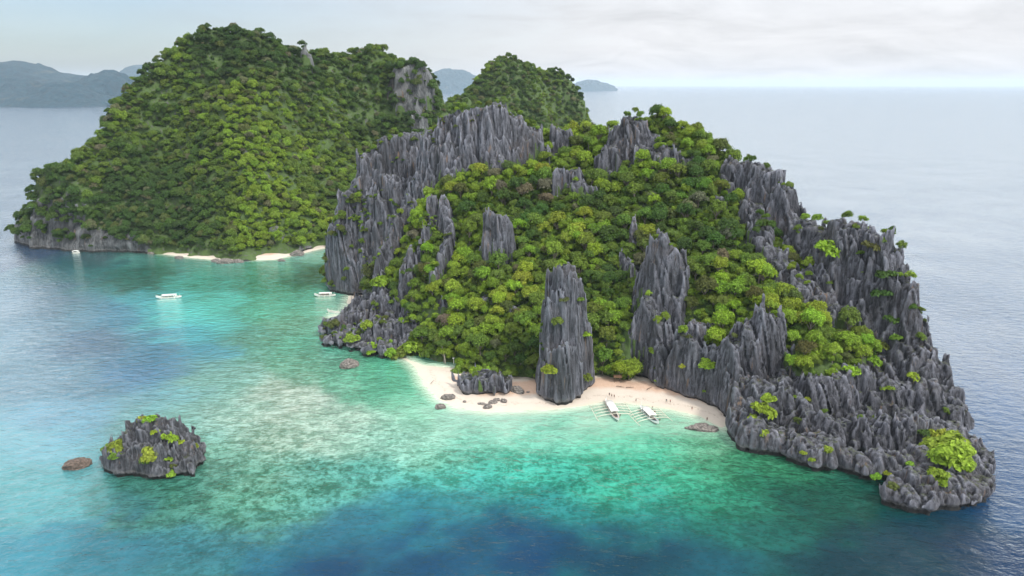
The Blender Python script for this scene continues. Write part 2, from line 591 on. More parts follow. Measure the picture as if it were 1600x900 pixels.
# (name, crest points (px,py,distance), top radius, steepness, pinnacle height)
CRAGS = [
    ('cliff', [(514, 405, 388), (528, 350, 391), (545, 300, 394), (578, 238, 399), (605, 214, 402), (640, 207, 403), (662, 238, 402)], 6, 4.5, 1.2),
    ('cliff', [(585, 300, 391), (612, 270, 394), (640, 275, 393), (655, 300, 388)], 7, 4.5, 1.4),
    ('cliff', [(676, 205, 379), (705, 180, 377), (735, 168, 376), (765, 163, 375), (800, 172, 377), (828, 200, 377)], 5, 3.4, 3.0),
    ('rock_ridge', [(634, 308, 346), (616, 342, 340), (600, 385, 332), (590, 430, 325)], 3.0, 4.0, 3.5),
    ('rock_spire', [(670, 308, 340), (664, 350, 332), (660, 390, 326)], 2.2, 4.5, 3.0),
    ('rock_spire', [(692, 306, 338), (703, 340, 329)], 1.8, 5, 3.0),
    ('rock_spire', [(702, 360, 321), (690, 392, 315), (680, 425, 310)], 2.3, 5, 2.5),
    ('rock_slab', [(762, 328, 313), (775, 335, 312), (792, 352, 311)], 2.2, 8, 2.0),
    ('rock_spire', [(640, 385, 326), (636, 420, 317)], 2.2, 5, 2.5),
    ('headland', [(498, 516, 312), (520, 497, 314), (548, 483, 315), (575, 462, 316), (602, 448, 318), (628, 468, 314)], 3.0, 2.6, 2.5),
    ('headland', [(503, 527, 301), (535, 520, 300), (570, 505, 300), (610, 500, 302), (645, 500, 300)], 3.5, 1.7, 2.5),
    ('headland', [(530, 545, 290), (570, 538, 288), (605, 535, 288)], 3.0, 2.0, 2.0),
    ('beach_crag', [(712, 592, 249), (740, 587, 246), (768, 584, 246), (792, 592, 247)], 3.0, 5, 1.2),
    ('rock_pillar', [(858, 462, 249), (870, 432, 249), (888, 418, 248), (903, 430, 248), (912, 450, 248)], 4.2, 9, 3.0),
    ('rock_pillar', [(848, 505, 246), (860, 455, 246)], 2.5, 8, 2.0),
    ('rock_pillar', [(916, 475, 247), (921, 525, 246)], 2.0, 8, 2.0),
    ('rock_buttress', [(850, 560, 241), (880, 540, 240), (907, 556, 242)], 3.0, 8, 1.5),
    ('rock_spire', [(1016, 372, 274), (1036, 362, 273), (1058, 385, 272), (1066, 420, 270)], 2.0, 7.5, 2.5),
    ('rock_buttress', [(1010, 470, 269), (1040, 450, 268), (1062, 470, 266)], 1.5, 6, 1.5),
    ('rock_spire', [(988, 345, 306), (998, 372, 302)], 1.6, 6, 2.0),
    ('rock_buttress', [(1012, 462, 266), (1030, 500, 261), (1046, 535, 255), (1046, 570, 250)], 2.8, 5, 2.2),
    ('rock_slab', [(750, 468, 291), (770, 474, 290)], 2.0, 6, 2.0),
    ('rock_slab', [(686, 466, 299), (704, 474, 298)], 1.8, 6, 2.0),
    ('rock_slab', [(800, 470, 283), (808, 476, 283)], 1.5, 6, 2.0),
    ('rock_slab', [(984, 395, 293), (998, 420, 288)], 2.0, 6, 2.0),
    ('rock_slab', [(1120, 300, 312), (1135, 306, 310)], 2.0, 5, 2.0),
    ('rock_spire', [(1082, 500, 253), (1104, 506, 251)], 1.8, 6, 2.0),
    ('rock_buttress', [(1036, 556, 247), (1066, 528, 247), (1100, 535, 242), (1135, 545, 236)], 2.0, 3.6, 2.5),
    ('rock_buttress', [(1060, 580, 240), (1100, 590, 234), (1140, 600, 226)], 2.0, 3.0, 2.0),
    ('rock_blade', [(1152, 530, 233), (1172, 500, 234), (1194, 477, 235), (1215, 492, 235), (1230, 535, 235)], 3.6, 5.5, 2.5),
    ('rock_ridge', [(1138, 606, 223), (1162, 585, 221), (1198, 597, 216), (1224, 588, 214), (1252, 618, 209), (1288, 650, 203)], 2.2, 1.9, 4.0),
    ('rock_ridge', [(1150, 660, 209), (1190, 655, 205), (1240, 675, 200), (1300, 690, 194)], 3.0, 1.6, 3.0),
    ('rock_ridge', [(1300, 665, 203), (1345, 660, 203), (1382, 648, 201), (1398, 665, 199)], 2.0, 2.2, 4.0),
    ('rock_ridge', [(1330, 705, 190), (1370, 700, 188), (1410, 705, 187)], 2.5, 1.7, 3.5),
    ('rock_ridge', [(1420, 652, 203), (1455, 650, 204), (1490, 660, 202), (1515, 680, 196), (1537, 698, 191)], 3.0, 2.2, 3.0),
    ('rock_ridge', [(1405, 745, 176), (1440, 740, 174), (1480, 745, 174), (1525, 745, 178)], 3.5, 2.2, 2.5),
    ('rock_ridge', [(1396, 758, 172), (1442, 764, 169.5), (1512, 764, 172)], 3.0, 2.2, 2.0),
    ('rock_ridge', [(1450, 700, 188), (1500, 700, 187), (1535, 715, 186)], 4.5, 1.8, 2.0),
    ('cliff', [(1146, 248, 322), (1168, 252, 316), (1186, 262, 310), (1210, 264, 304), (1232, 288, 299), (1246, 338, 292)], 4.0, 4.2, 2.8),
    ('cliff', [(1175, 312, 300), (1190, 358, 288), (1205, 395, 275), (1238, 425, 264), (1272, 450, 254), (1302, 474, 247)], 4.0, 4.0, 2.6),
    ('cliff', [(1178, 335, 300), (1208, 345, 295), (1236, 380, 289)], 3.0, 4.5, 3.0),
    ('cliff', [(1262, 425, 264), (1300, 425, 259), (1350, 430, 253), (1395, 450, 247)], 3.5, 4.8, 2.2),
    ('cliff', [(1252, 348, 284), (1272, 348, 279), (1296, 360, 273), (1306, 352, 268)], 4.0, 4.0, 2.2),
    ('cliff', [(1318, 348, 264), (1345, 350, 261), (1372, 362, 256), (1390, 388, 252), (1400, 430, 248)], 5.0, 3.8, 2.6),
    ('cliff', [(1408, 436, 245), (1426, 450, 241), (1432, 490, 237)], 2.5, 3.2, 3.0),
    ('rock_ridge', [(1432, 510, 235), (1442, 540, 230), (1465, 572, 224), (1482, 600, 220), (1488, 630, 214)], 3.0, 2.2, 3.0),
    ('rock_ridge', [(1270, 590, 219), (1310, 585, 219), (1345, 570, 221), (1390, 590, 219), (1450, 600, 219)], 2.5, 2.0, 3.0),
    ('cliff', [(962, 196, 361), (985, 184, 357), (1004, 186, 354), (1020, 205, 350), (1030, 225, 345)], 3.5, 3.6, 3.0),
    ('cliff', [(1024, 240, 341), (1042, 230, 338), (1060, 238, 336), (1072, 252, 333)], 3.2, 4.0, 2.5),
    ('rock_slab', [(1078, 244, 332), (1094, 246, 331)], 2.4, 5, 2.0),
    ('rock_slab', [(1000, 225, 346), (1016, 232, 344)], 2.0, 5, 2.0),
    ('rock_slab', [(946, 228, 352), (962, 232, 351)], 2.4, 5, 2.0),
    ('rock_slab', [(874, 258, 346), (900, 264, 345)], 2.6, 5, 2.5),
    ('rock_slab', [(905, 284, 339), (935, 296, 335)], 2.4, 5, 2.0),
    ('rock_slab', [(800, 232, 367), (835, 205, 372), (850, 222, 370)], 2.0, 5, 2.5),
    ('rock_slab', [(866, 194, 377), (884, 198, 377)], 3.0, 5, 2.0),
    ('cliff', [(700, 235, 368), (720, 230, 367), (700, 270, 360)], 2.0, 5, 3.0),
]

xs = np.arange(-136, 190, 0.62).astype(np.float32)
ys = np.concatenate([np.arange(158, 262, 0.52), np.arange(262, 420, 0.9), np.arange(420, 482, 1.4)]).astype(np.float32)
zs = np.concatenate([np.arange(-3, 66, 0.62), np.arange(66, 118, 0.9)]).astype(np.float32)
GX, GY = np.meshgrid(xs, ys, indexing='ij')


def warp(X, Y, a=1.0, s=1.0):
    wx = (vn2(X / (6 * s), Y / (6 * s), 11) - .5) * 4.5 + (vn2(X / (2.3 * s), Y / (2.3 * s), 12) - .5) * 2.6
    wy = (vn2(X / (6 * s), Y / (6 * s), 13) - .5) * 4.5 + (vn2(X / (2.3 * s), Y / (2.3 * s), 14) - .5) * 2.6
    return X + wx * a, Y + wy * a


WX, WY = warp(GX, GY)
hbase = rbf(base_pts, GX, GY)
hbase = hbase + (fbm2(GX / 30, GY / 30, 4, 21) - .5) * 9 + (fbm2(GX / 9, GY / 9, 3, 25) - .5) * 3.5
sd = poly_sd(WX * 0.6 + GX * 0.4, WY * 0.6 + GY * 0.4, COAST)
hm = hbase.copy()
fid = np.zeros(GX.shape, np.int32)
blade = rid2(WX / 7.0, WY / 9.0, 3, 31)
blade2 = rid2(WX / 2.6, WY / 3.4, 2, 35)
blade0 = rid2(WX / 15.0, WY / 17.0, 2, 38)
w1, g1, t1 = worley(WX / 12.0, WY / 9.0, 301)
w2, g2, t2 = worley(WX / 5.0, WY / 4.0, 311)
slabs = (w1 - .5) * 2.3 + t1 * 2.2 - 1.3 * np.clip(1 - g1 / .16, 0, 1) + (w2 - .5) * .75 + t2 * .9 - .45 * np.clip(1 - g2 / .2, 0, 1)
for i, (nm, pts, r, k, amp) in enumerate(CRAGS):
    h = crest(WX, WY, pts, r, k)
    zt = np.clip(h, -50, 200)
    h = h + amp * (slabs * (.52 if pts[0][1] < 580 else .36) + (blade - 0.62) * 0.5 + (blade2 - 0.5) * 0.22)
    b = h > hm
    hm = np.where(b, h, hm)
    fid[b] = i + 1
# exposed slope rock between the crags on the seaward (right/front) end
PXm, PYm, _ = proj(GX, GY, hm)
coastlim = -2.5 + 13.0 * sd + (blade2 - .5) * 3
lim = coastlim < hm
hm = np.minimum(hm, coastlim)


def in_poly_px(PX, PY, P):
    return poly_sd(PX, PY, P) > 0


ROCKY = [[(1130, 560), (1180, 540), (1250, 590), (1300, 590), (1400, 545), (1420, 480), (1600, 500), (1600, 860), (1100, 860), (1100, 640), (1030, 610), (1040, 560)],
         [(480, 500), (560, 450), (640, 490), (640, 540), (600, 575), (480, 575)],
         [(1290, 480), (1440, 440), (1440, 560), (1400, 560), (1350, 540)]]
rocky = np.zeros(GX.shape, bool)
for P in ROCKY:
    rocky |= in_poly_px(PXm, PYm, P)
rb = rocky & (fid == 0)
hm = np.where(rb, hm + 2.6 * (slabs * .34 + (blade - .6) * .55 + (blade2 - .5) * .15 + (blade0 - .55) * 2.8), hm)
# nearest crag owns the exposed rock between crags
if rb.any():
    best = np.full(GX.shape, -1e9)
    own = np.zeros(GX.shape, np.int32)
    for i, (nm, pts, r, k, amp) in enumerate(CRAGS):
        h = crest(GX, GY, pts, r, 1.2)
        b = h > best
        best[b] = h[b]; own[b] = i + 1
    fid = np.where(rb, own, fid)
hm = np.where(sd < -4, -12.0, hm)

gx_, gy_ = np.gradient(hm, xs, ys)
ww = 1 / np.sqrt(1 + np.minimum(gx_ ** 2 + gy_ ** 2, 40))
F = ((hm[:, :, None] - zs[None, None, :]) * ww[:, :, None]).astype(np.float32)
band = np.abs(F) < 3.2
bi, bj, bk = np.nonzero(band)
bx, by, bz = xs[bi], ys[bj], zs[bk]
isrock = (fid[bi, bj] > 0)
lean = 0.12 * bz
lean = lean * np.where(bx > 55, 2.4, 1.0)
nz3 = .95 - 1.9 * np.clip(1 - np.abs(2 * vn3((bx + lean) / 4.2, by / 4.2, bz / 38.0, 41) - 1) / .16, 0, 1)
nz3 += (vn3((bx + lean) / 2.4, by / 2.4, bz / 20.0, 42) - .5) * 1.5
nz3 -= .8 * np.clip(1 - np.abs(2 * vn3((bx + lean) / 1.9, by / 1.9, bz / 16.0, 46) - 1) / .2, 0, 1)
nz3 += (vn3(bx / 5, by / 5, bz / 6.5, 43) - .5) * 1.0
nz3 += (vn3((bx + lean) / 1.1, by / 1.1, bz / 6.0, 44) - .5) * .9
nz3 -= 0.55
nz3 -= 3.2 * np.exp(-((bz - 0.5) / 1.4) ** 2)
F[bi, bj, bk] += np.where(isrock, nz3, nz3 * 0.35)
V, Q, CI, CJ = surface_nets(F, xs, ys, zs)
Q = drop_crumbs(V, Q)
del F, band, bi, bj, bk, bx, by, bz, nz3, lean
vid = fid[CI, CJ]
V_main, Q_main = V, Q
fq = vid[Q[:, 0]]
island = None
LUSH = {0: .38, 1: .42, 2: .28, 3: .35, 4: .3, 5: .3, 6: .2, 9: .3, 10: .35, 11: .3}
for _i, _c in enumerate(CRAGS):
    if _c[1][0][0] > 1390 or _c[1][0][1] > 580: LUSH[_i] = .0
for g in range(len(CRAGS) + 1):
    q = Q[fq == g]
    if len(q) < 6:
        continue
    u, inv = np.unique(q, return_inverse=True)
    nm = 'island' if g == 0 else CRAGS[g - 1][0]
    me = mesh_np(nm, V[u], inv.reshape(-1, 4), True)
    if g == 0:
        island = link('island', me, M_FLOOR, kind='structure', label='steep wooded limestone island with two small white beaches at its foot')
    else:
        me.polygons.foreach_set('use_smooth', np.zeros(len(me.polygons), bool)); link(nm, me, M_ROCK, parent=island)


def hgrid(h, X0, Y0):
    def f(x, y):
        i = np.clip(np.searchsorted(X0, x), 1, len(X0) - 1)
        j = np.clip(np.searchsorted(Y0, y), 1, len(Y0) - 1)
        return h[i, j]
    return f


hmain = hgrid(hm, xs, ys)


def hit(px, py, hf, y0, y1, step=0.4):
    """first point of a height field met by the sight line of a pixel"""
    Y = np.arange(y0, y1, step)
    dx, dy = (px - 800) / FPX, (450 - py) / FPX
    wy, wz = CT + ST * dy, -ST + CT * dy
    t = Y / wy
    x, z = t * dx, HCAM + t * wz
    h = hf(x, Y)
    b = np.nonzero(h >= z)[0]
    if len(b) == 0:
        return None
    i = b[0]
    return float(x[i]), float(Y[i]), float(z[i])


# ------------------------------------------------------------------ beaches
def beach(name, poly_px, wl_px, ext, label, slope=0.075, step=0.8, inland=None):
    P = [gr(*p) for p in wl_px] + ext
    xs_ = [p[0] for p in P]; ys_ = [p[1] for p in P]
    bx = np.arange(min(xs_) - 8, max(xs_) + 8, step); by = np.arange(min(ys_) - 8, max(ys_) + 8, step)
    X, Y = np.meshgrid(bx, by, indexing='ij')
    s = poly_sd(X + (vn2(X / 5, Y / 5, 3) - .5) * 1.5, Y + (vn2(X / 4, Y / 4, 5) - .5) * 1.5, P)
    z = np.where(s > 0, np.minimum(s * slope, 1.6), s * 0.10)
    z = z + (fbm2(X / 6, Y / 6, 3, 8) - .5) * 0.12 * np.clip(s / 3, 0, 1)
    nx, ny = X.shape
    idx = np.arange(nx * ny).reshape(nx, ny)
    q = np.stack([idx[:-1, :-1], idx[1:, :-1], idx[1:, 1:], idx[:-1, 1:]], -1).reshape(-1, 4)
    keep = (s.ravel()[q] > -6).any(1)
    q = q[keep]
    u, inv = np.unique(q, return_inverse=True)
    V = np.stack([X.ravel(), Y.ravel(), z.ravel()], 1)[u]
    link(name, mesh_np(name, V, inv.reshape(-1, 4)), M_SAND, kind='structure', label=label)
    return P


B1 = beach('beach', None, [(640, 566), (652, 580), (662, 600), (684, 622), (715, 637), (760, 643), (810, 642), (860, 640), (905, 634), (950, 628), (1000, 633), (1050, 640), (1095, 652), (1130, 668)],
           [(90, 232), (75, 262), (40, 272), (0, 268), (-40, 275), (-58, 292)], 'white sand beach curving round the foot of the island')
B2 = beach('beach', None, [(545, 462), (543, 476), (535, 492), (512, 496)], [(-96, 342), (-70, 335), (-62, 372), (-85, 388)], 'small white sand cove between left cliff and headland')
B3 = beach('beach', None, [(200, 391), (250, 396.5), (300, 403), (360, 408), (430, 405.5), (470, 396.5), (512, 387)], [(-130, 520), (-200, 500), (-300, 500), (-320, 490)],
           'narrow pale beach at the foot of the left wooded island')

# ------------------------------------------------------------------ back island and far islet
def far_island(name, label, pts, coast_px, ext, res, box, crags, noiseamp=24, mat=None, seed=50, lows=()):
    X0 = np.arange(box[0], box[1], res); Y0 = np.arange(box[2], box[3], res)
    X, Y = np.meshgrid(X0, Y0, indexing='ij')
    wx = X + (vn2(X / 22, Y / 22, seed) - .5) * 14 + (vn2(X / 8, Y / 8, seed + 1) - .5) * 6
    wy = Y + (vn2(X / 22, Y / 22, seed + 2) - .5) * 14 + (vn2(X / 8, Y / 8, seed + 3) - .5) * 6
    co = [gr(*p) for p in coast_px] + ext
    bp = [(a, b, c - 5) for a, b, c in [pt(*p) for p in pts]] + [(a, b, -1.0) for a, b in co] + list(lows)
    h = rbf(bp, X, Y)
    h = h + (fbm2(wx / 60, wy / 60, 4, seed + 5) - .5) * noiseamp + (rid2(wx / 45, wy / 90, 2, seed + 9) - .5) * noiseamp * .5
    fid = np.zeros(X.shape, np.int32)
    for i, (nm, pp, r, k) in enumerate(crags):
        c = crest(wx, wy, pp, r, k) + (rid2(X / 14, Y / 14, 2, seed + 12) - .5) * 5
        b = c > h
        h = np.where(b, c, h); fid[b] = i + 1 if nm == 'cliff' else 0
    s = poly_sd(X * .5 + wx * .5, Y * .5 + wy * .5, co)
    lim = -3 + s * 3.0
    edge = (lim < h) & (lim < 25 + 8 * np.sin(X / 15))
    h = np.minimum(h, lim)
    Z0 = np.arange(-6, h.max() + 6, res)
    gx, gy = np.gradient(h, X0, Y0)
    w_ = 1 / np.sqrt(1 + np.minimum(gx ** 2 + gy ** 2, 25))
    F = ((h[:, :, None] - Z0[None, None, :]) * w_[:, :, None]).astype(np.float32)
    bi, bj, bk = np.nonzero(np.abs(F) < 3 * res)
    bx, by, bz = X0[bi], Y0[bj], Z0[bk]
    F[bi, bj, bk] += (1 - np.abs(2 * vn3(bx / 7, by / 7, bz / 30, seed) - 1) - .5) * 3.0 + (vn3(bx / 12, by / 12, bz / 7, seed + 1) - .5) * 3.5 - 1.5 * np.exp(-((bz - 1) / 2.0) ** 2)
    V, Q, CI, CJ = surface_nets(F, X0, Y0, Z0)
    isr = (fid > 0) | edge
    fq = isr[CI, CJ][Q[:, 0]]
    root = None
    for g, (sel, m2, n2) in enumerate(((~fq, M_FLOOR, name), (fq, M_FARROCK, 'cliff'))):
        q = Q[sel]
        if len(q) < 3: continue
        u, inv = np.unique(q, return_inverse=True)
        me = mesh_np(n2, V[u], inv.reshape(-1, 4), True)
        if g == 0:
            root = link(n2, me, m2, kind='structure', label=label)
        else:
            link(n2, me, m2, parent=root)
    return h, X0, Y0, isr, s


BACK_PTS = [(60, 272, 507), (100, 278, 507), (130, 272, 512), (30, 300, 500),
            (172, 190, 556), (205, 140, 578), (240, 116, 590), (285, 70, 602), (330, 53, 607), (370, 49, 612), (430, 62, 622), (480, 92, 637),
            (520, 84, 662), (580, 77, 672), (640, 88, 682), (685, 120, 692), (702, 165, 700), (705, 200, 700),
            (60, 340, 495), (110, 330, 497), (200, 300, 512), (190, 230, 530), (270, 200, 565), (250, 260, 540), (280, 300, 515), (350, 120, 590), (360, 170, 562),
            (390, 220, 535), (410, 280, 512), (400, 340, 494), (330, 330, 500), (440, 160, 590), (470, 220, 590), (520, 260, 592), (480, 340, 515), (550, 150, 645),
            (600, 190, 650), (560, 300, 570), (520, 365, 492), (450, 300, 520), (300, 250, 548), (150, 330, 500), (560, 220, 625)]
BACK_COAST = [(16, 372), (38, 389), (100, 393), (170, 395), (230, 398), (285, 405), (350, 411), (430, 409), (455, 400), (500, 388)]
BACK_EXT = [(-95, 500), (-60, 560), (-40, 640), (-30, 720), (-60, 790), (-150, 800), (-240, 760), (-290, 690), (-330, 620), (-352, 570), (-378, 530)]
_OLD = [(-95, 500), (-60, 560), (-40, 640), (-30, 720), (-60, 790), (-150, 800), (-260, 760), (-340, 680), (-375, 600), (-385, 540)]
hb, bX, bY, bRock, bS = far_island('wooded_island', 'large rounded jungle island on the left behind the lagoon', BACK_PTS, BACK_COAST, BACK_EXT, 2.2,
                                  (-420, 0, 450, 830),
                                  [('cliff', [(622, 108, 668), (645, 100, 672), (668, 112, 678)], 5, 6),
                                   ('cliff', [(645, 150, 663), (655, 185, 655)], 4, 6),
                                   ('cliff', [(22, 318, 494), (45, 312, 494)], 4, 5),
                                   ('cliff', [(425, 352, 487), (436, 362, 485)], 3, 4),
                                   ('cliff', [(468, 78, 636), (476, 92, 636)], 3, 6),
                                   ('cliff', [(286, 58, 604), (290, 62, 604)], 2, 6),
                                   ('ridge', [(28, 282, 503), (60, 270, 506), (100, 276, 508), (130, 272, 513), (150, 262, 520)], 5, 1.6),
                                   ('ridge', [(176, 195, 556), (186, 165, 566), (205, 138, 578), (245, 115, 590), (285, 74, 602)], 5, 2.2)],
                                  seed=50, lows=[(-352, 545, 18), (-342, 575, 14), (-335, 560, 22), (-318, 600, 30)])
hback = hgrid(hb, bX, bY)
ISLET_PTS = [(740, 132, 850), (770, 95, 850), (797, 86, 850), (830, 102, 862), (850, 108, 875), (870, 100, 882), (895, 115, 886), (912, 150, 886), (922, 190, 884),
             (700, 165, 770), (730, 150, 780), (760, 170, 790), (800, 150, 810), (850, 170, 830), (820, 195, 800), (870, 190, 850), (760, 200, 770), (880, 205, 840),
             (700, 190, 740)]
FCO = [(928, 205), (900, 215), (860, 222), (800, 228), (720, 232), (660, 230)]
hf_, fX, fY, fRock, fS = far_island('wooded_islet', 'distant twin-humped jungle island behind the grey crags', ISLET_PTS, [], [(-110, 730), (30, 720), (112, 790), (135, 850), (142, 892), (132, 930), (60, 960), (-20, 960), (-110, 920), (-130, 800)], 3.0,
                                    (-150, 140, 690, 990), [('cliff', [(733, 128, 848), (736, 135, 848)], 2, 6)], noiseamp=10, seed=80)
hfar = hgrid(hf_, fX, fY)

# ------------------------------------------------------------------ small sea stack
ix_ = np.arange(-150, -80, 0.36); iy_ = np.arange(172, 215, 0.36); iz_ = np.arange(-2, 26, 0.36)
SX, SY = np.meshgrid(ix_, iy_, indexing='ij')
sx = SX + (vn2(SX / 3.2, SY / 3.2, 61) - .5) * 2.6 + (vn2(SX / 1.3, SY / 1.3, 62) - .5) * 1.3
sy = SY + (vn2(SX / 3.2, SY / 3.2, 63) - .5) * 2.6 + (vn2(SX / 1.3, SY / 1.3, 64) - .5) * 1.3
hs = np.full(SX.shape, -5.0)
q1, g1_, t1_ = worley(sx / 4.2, sy / 3.4, 401)
q2, g2_, t2_ = worley(sx / 1.8, sy / 1.6, 411)
sslab = (q1 - .5) * 1.7 + t1_ * 1.2 - .8 * np.clip(1 - g1_ / .15, 0, 1) + (q2 - .5) * .7
for pts, r, k, amp in [([(178, 698, 194), (195, 681, 195), (214, 668, 195), (238, 655, 196), (260, 658, 195), (278, 678, 194)], 2.6, 2.0, 1.7),
                       ([(170, 706, 190), (205, 695, 190), (250, 692, 190)], 3.0, 2.2, 1.3),
                       ([(285, 690, 192), (298, 712, 189), (304, 730, 187)], 3.5, 2.6, 1.6)]:
    hs = np.maximum(hs, crest(sx, sy, pts, r, k) + amp * ((rid2(sx / 3.5, sy / 4.5, 3, 66) - .6) * 1.6 + sslab))
SCO = [gr(*p) for p in [(155, 716), (157, 740), (180, 748), (215, 749), (232, 757), (270, 760), (300, 756), (311, 751), (312, 732)]] + [(-98, 197), (-102, 205), (-125, 207), (-134, 203)]
ss = poly_sd(sx * .6 + SX * .4, sy * .6 + SY * .4, SCO)
hs = np.minimum(hs, -1.5 + 4.5 * ss)
gx_, gy_ = np.gradient(hs, ix_, iy_)
F = ((hs[:, :, None] - iz_[None, None, :]) / np.sqrt(1 + np.minimum(gx_ ** 2 + gy_ ** 2, 30))[:, :, None]).astype(np.float32)
bi, bj, bk = np.nonzero(np.abs(F) < 2.5)
bx, by, bz = ix_[bi], iy_[bj], iz_[bk]
F[bi, bj, bk] += ((1 - np.abs(2 * vn3(bx / 1.5, by / 1.5, bz / 7, 71) - 1)) - .5) * 1.0 + (vn3(bx / 2.6, by / 2.6, bz / 2, 72) - .5) * 1.2 + (vn3(bx / .7, by / .7, bz / 2, 73) - .5) * .5 \
    - 1.7 * np.exp(-((bz - 0.2) / 1.1) ** 2)
V, Q, _, _ = surface_nets(F, ix_, iy_, iz_)
Q = drop_crumbs(V, Q)
stack = link('sea_stack', mesh_np('sea_stack', V, Q), M_ISLET, label='craggy dark sea stack with green tufts standing alone in the shallow water', cat='sea stack')
hstack = hgrid(hs, ix_, iy_)
del F

# ------------------------------------------------------------------ far hills
def hill(name, label, ridge, depth, seed, mat):
    """ridge: (px,py,Y) crest; slopes fall to the sea at front and back"""
    P = [pt(*p) for p in ridge]
    n = 160; m = 60
    xx = np.interp(np.linspace(0, 1, n), np.linspace(0, 1, len(P)), [p[0] for p in P])
    yy = np.interp(np.linspace(0, 1, n), np.linspace(0, 1, len(P)), [p[1] for p in P])
    tt = np.linspace(0, len(P) - 1, n)
    i0 = np.clip(tt.astype(int), 0, len(P) - 2); f = tt - i0; f = f * f * (3 - 2 * f)
    zz = np.array([p[2] for p in P])
    z = zz[i0] * (1 - f) + zz[i0 + 1] * f
    v = np.linspace(-1, 1, m)
    X = xx[:, None] + 0 * v[None]
    Y = yy[:, None] + depth * v[None]
    prof = (1 - np.abs(v[None]) ** 1.4)
    s = depth / 6
    nz = (fbm2(X / s, Y / s, 5, seed) - .5) + .6 * (rid2(X / s / 1.3, Y / s / 2.5, 3, seed + 4) - .5)
    Z = z[:, None] * prof + nz * z.max() * 0.38 * (1 - np.abs(v[None])) * np.abs(v[None]) ** .5 * 1.6 - 4
    X = X + (vn2(Y / s / .8, X / s / .8, seed + 2) - .5) * s * .5
    idx = np.arange(n * m).reshape(n, m)
    q = np.stack([idx[:-1, :-1], idx[1:, :-1], idx[1:, 1:], idx[:-1, 1:]], -1).reshape(-1, 4)
    return link(name, mesh_np(name, np.stack([X.ravel(), Y.ravel(), Z.ravel()], 1), q), mat, kind='structure', label=label)


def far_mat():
    m, n = new_mat('haze_tinted_forest')
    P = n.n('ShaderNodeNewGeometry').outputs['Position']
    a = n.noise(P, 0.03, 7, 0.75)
    c = n.mix(n.ramp(a, [(0.35, 0.0), (0.65, 1.0)]), (0.004, 0.036, 0.062), (0.012, 0.070, 0.105))  # blue of the distant air painted into the forest colour
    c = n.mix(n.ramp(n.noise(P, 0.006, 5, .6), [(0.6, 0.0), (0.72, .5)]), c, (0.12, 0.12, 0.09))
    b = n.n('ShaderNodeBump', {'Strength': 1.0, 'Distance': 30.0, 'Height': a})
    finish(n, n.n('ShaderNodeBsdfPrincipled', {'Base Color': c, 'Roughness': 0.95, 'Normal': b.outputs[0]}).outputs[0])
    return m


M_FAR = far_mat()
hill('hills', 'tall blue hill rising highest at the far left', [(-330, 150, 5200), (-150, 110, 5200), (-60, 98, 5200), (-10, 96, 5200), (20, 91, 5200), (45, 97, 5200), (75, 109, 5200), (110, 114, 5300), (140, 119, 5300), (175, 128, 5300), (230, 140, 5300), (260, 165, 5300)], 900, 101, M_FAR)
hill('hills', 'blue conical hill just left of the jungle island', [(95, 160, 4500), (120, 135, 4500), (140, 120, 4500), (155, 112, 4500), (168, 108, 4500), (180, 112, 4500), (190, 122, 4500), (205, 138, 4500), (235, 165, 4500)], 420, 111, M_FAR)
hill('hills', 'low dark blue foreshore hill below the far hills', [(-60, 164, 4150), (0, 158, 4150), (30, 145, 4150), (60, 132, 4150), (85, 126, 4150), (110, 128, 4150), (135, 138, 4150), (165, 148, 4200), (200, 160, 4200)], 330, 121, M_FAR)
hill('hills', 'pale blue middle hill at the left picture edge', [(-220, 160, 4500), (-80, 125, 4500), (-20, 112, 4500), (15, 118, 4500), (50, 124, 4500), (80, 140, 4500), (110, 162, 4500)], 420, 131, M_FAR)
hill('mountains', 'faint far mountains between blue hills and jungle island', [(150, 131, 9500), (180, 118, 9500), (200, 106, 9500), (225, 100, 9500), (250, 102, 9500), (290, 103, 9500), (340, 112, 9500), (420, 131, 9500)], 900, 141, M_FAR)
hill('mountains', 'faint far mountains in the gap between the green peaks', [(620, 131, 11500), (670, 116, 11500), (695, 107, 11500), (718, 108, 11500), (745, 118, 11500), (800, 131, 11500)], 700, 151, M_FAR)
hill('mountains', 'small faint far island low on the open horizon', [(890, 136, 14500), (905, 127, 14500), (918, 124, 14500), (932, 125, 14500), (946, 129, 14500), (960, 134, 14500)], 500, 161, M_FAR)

# ------------------------------------------------------------------ sea
def srgb(c):
    c = np.asarray(c, float) / 255
    return np.where(c <= .04045, c / 12.92, ((c + .055) / 1.055) ** 2.4)


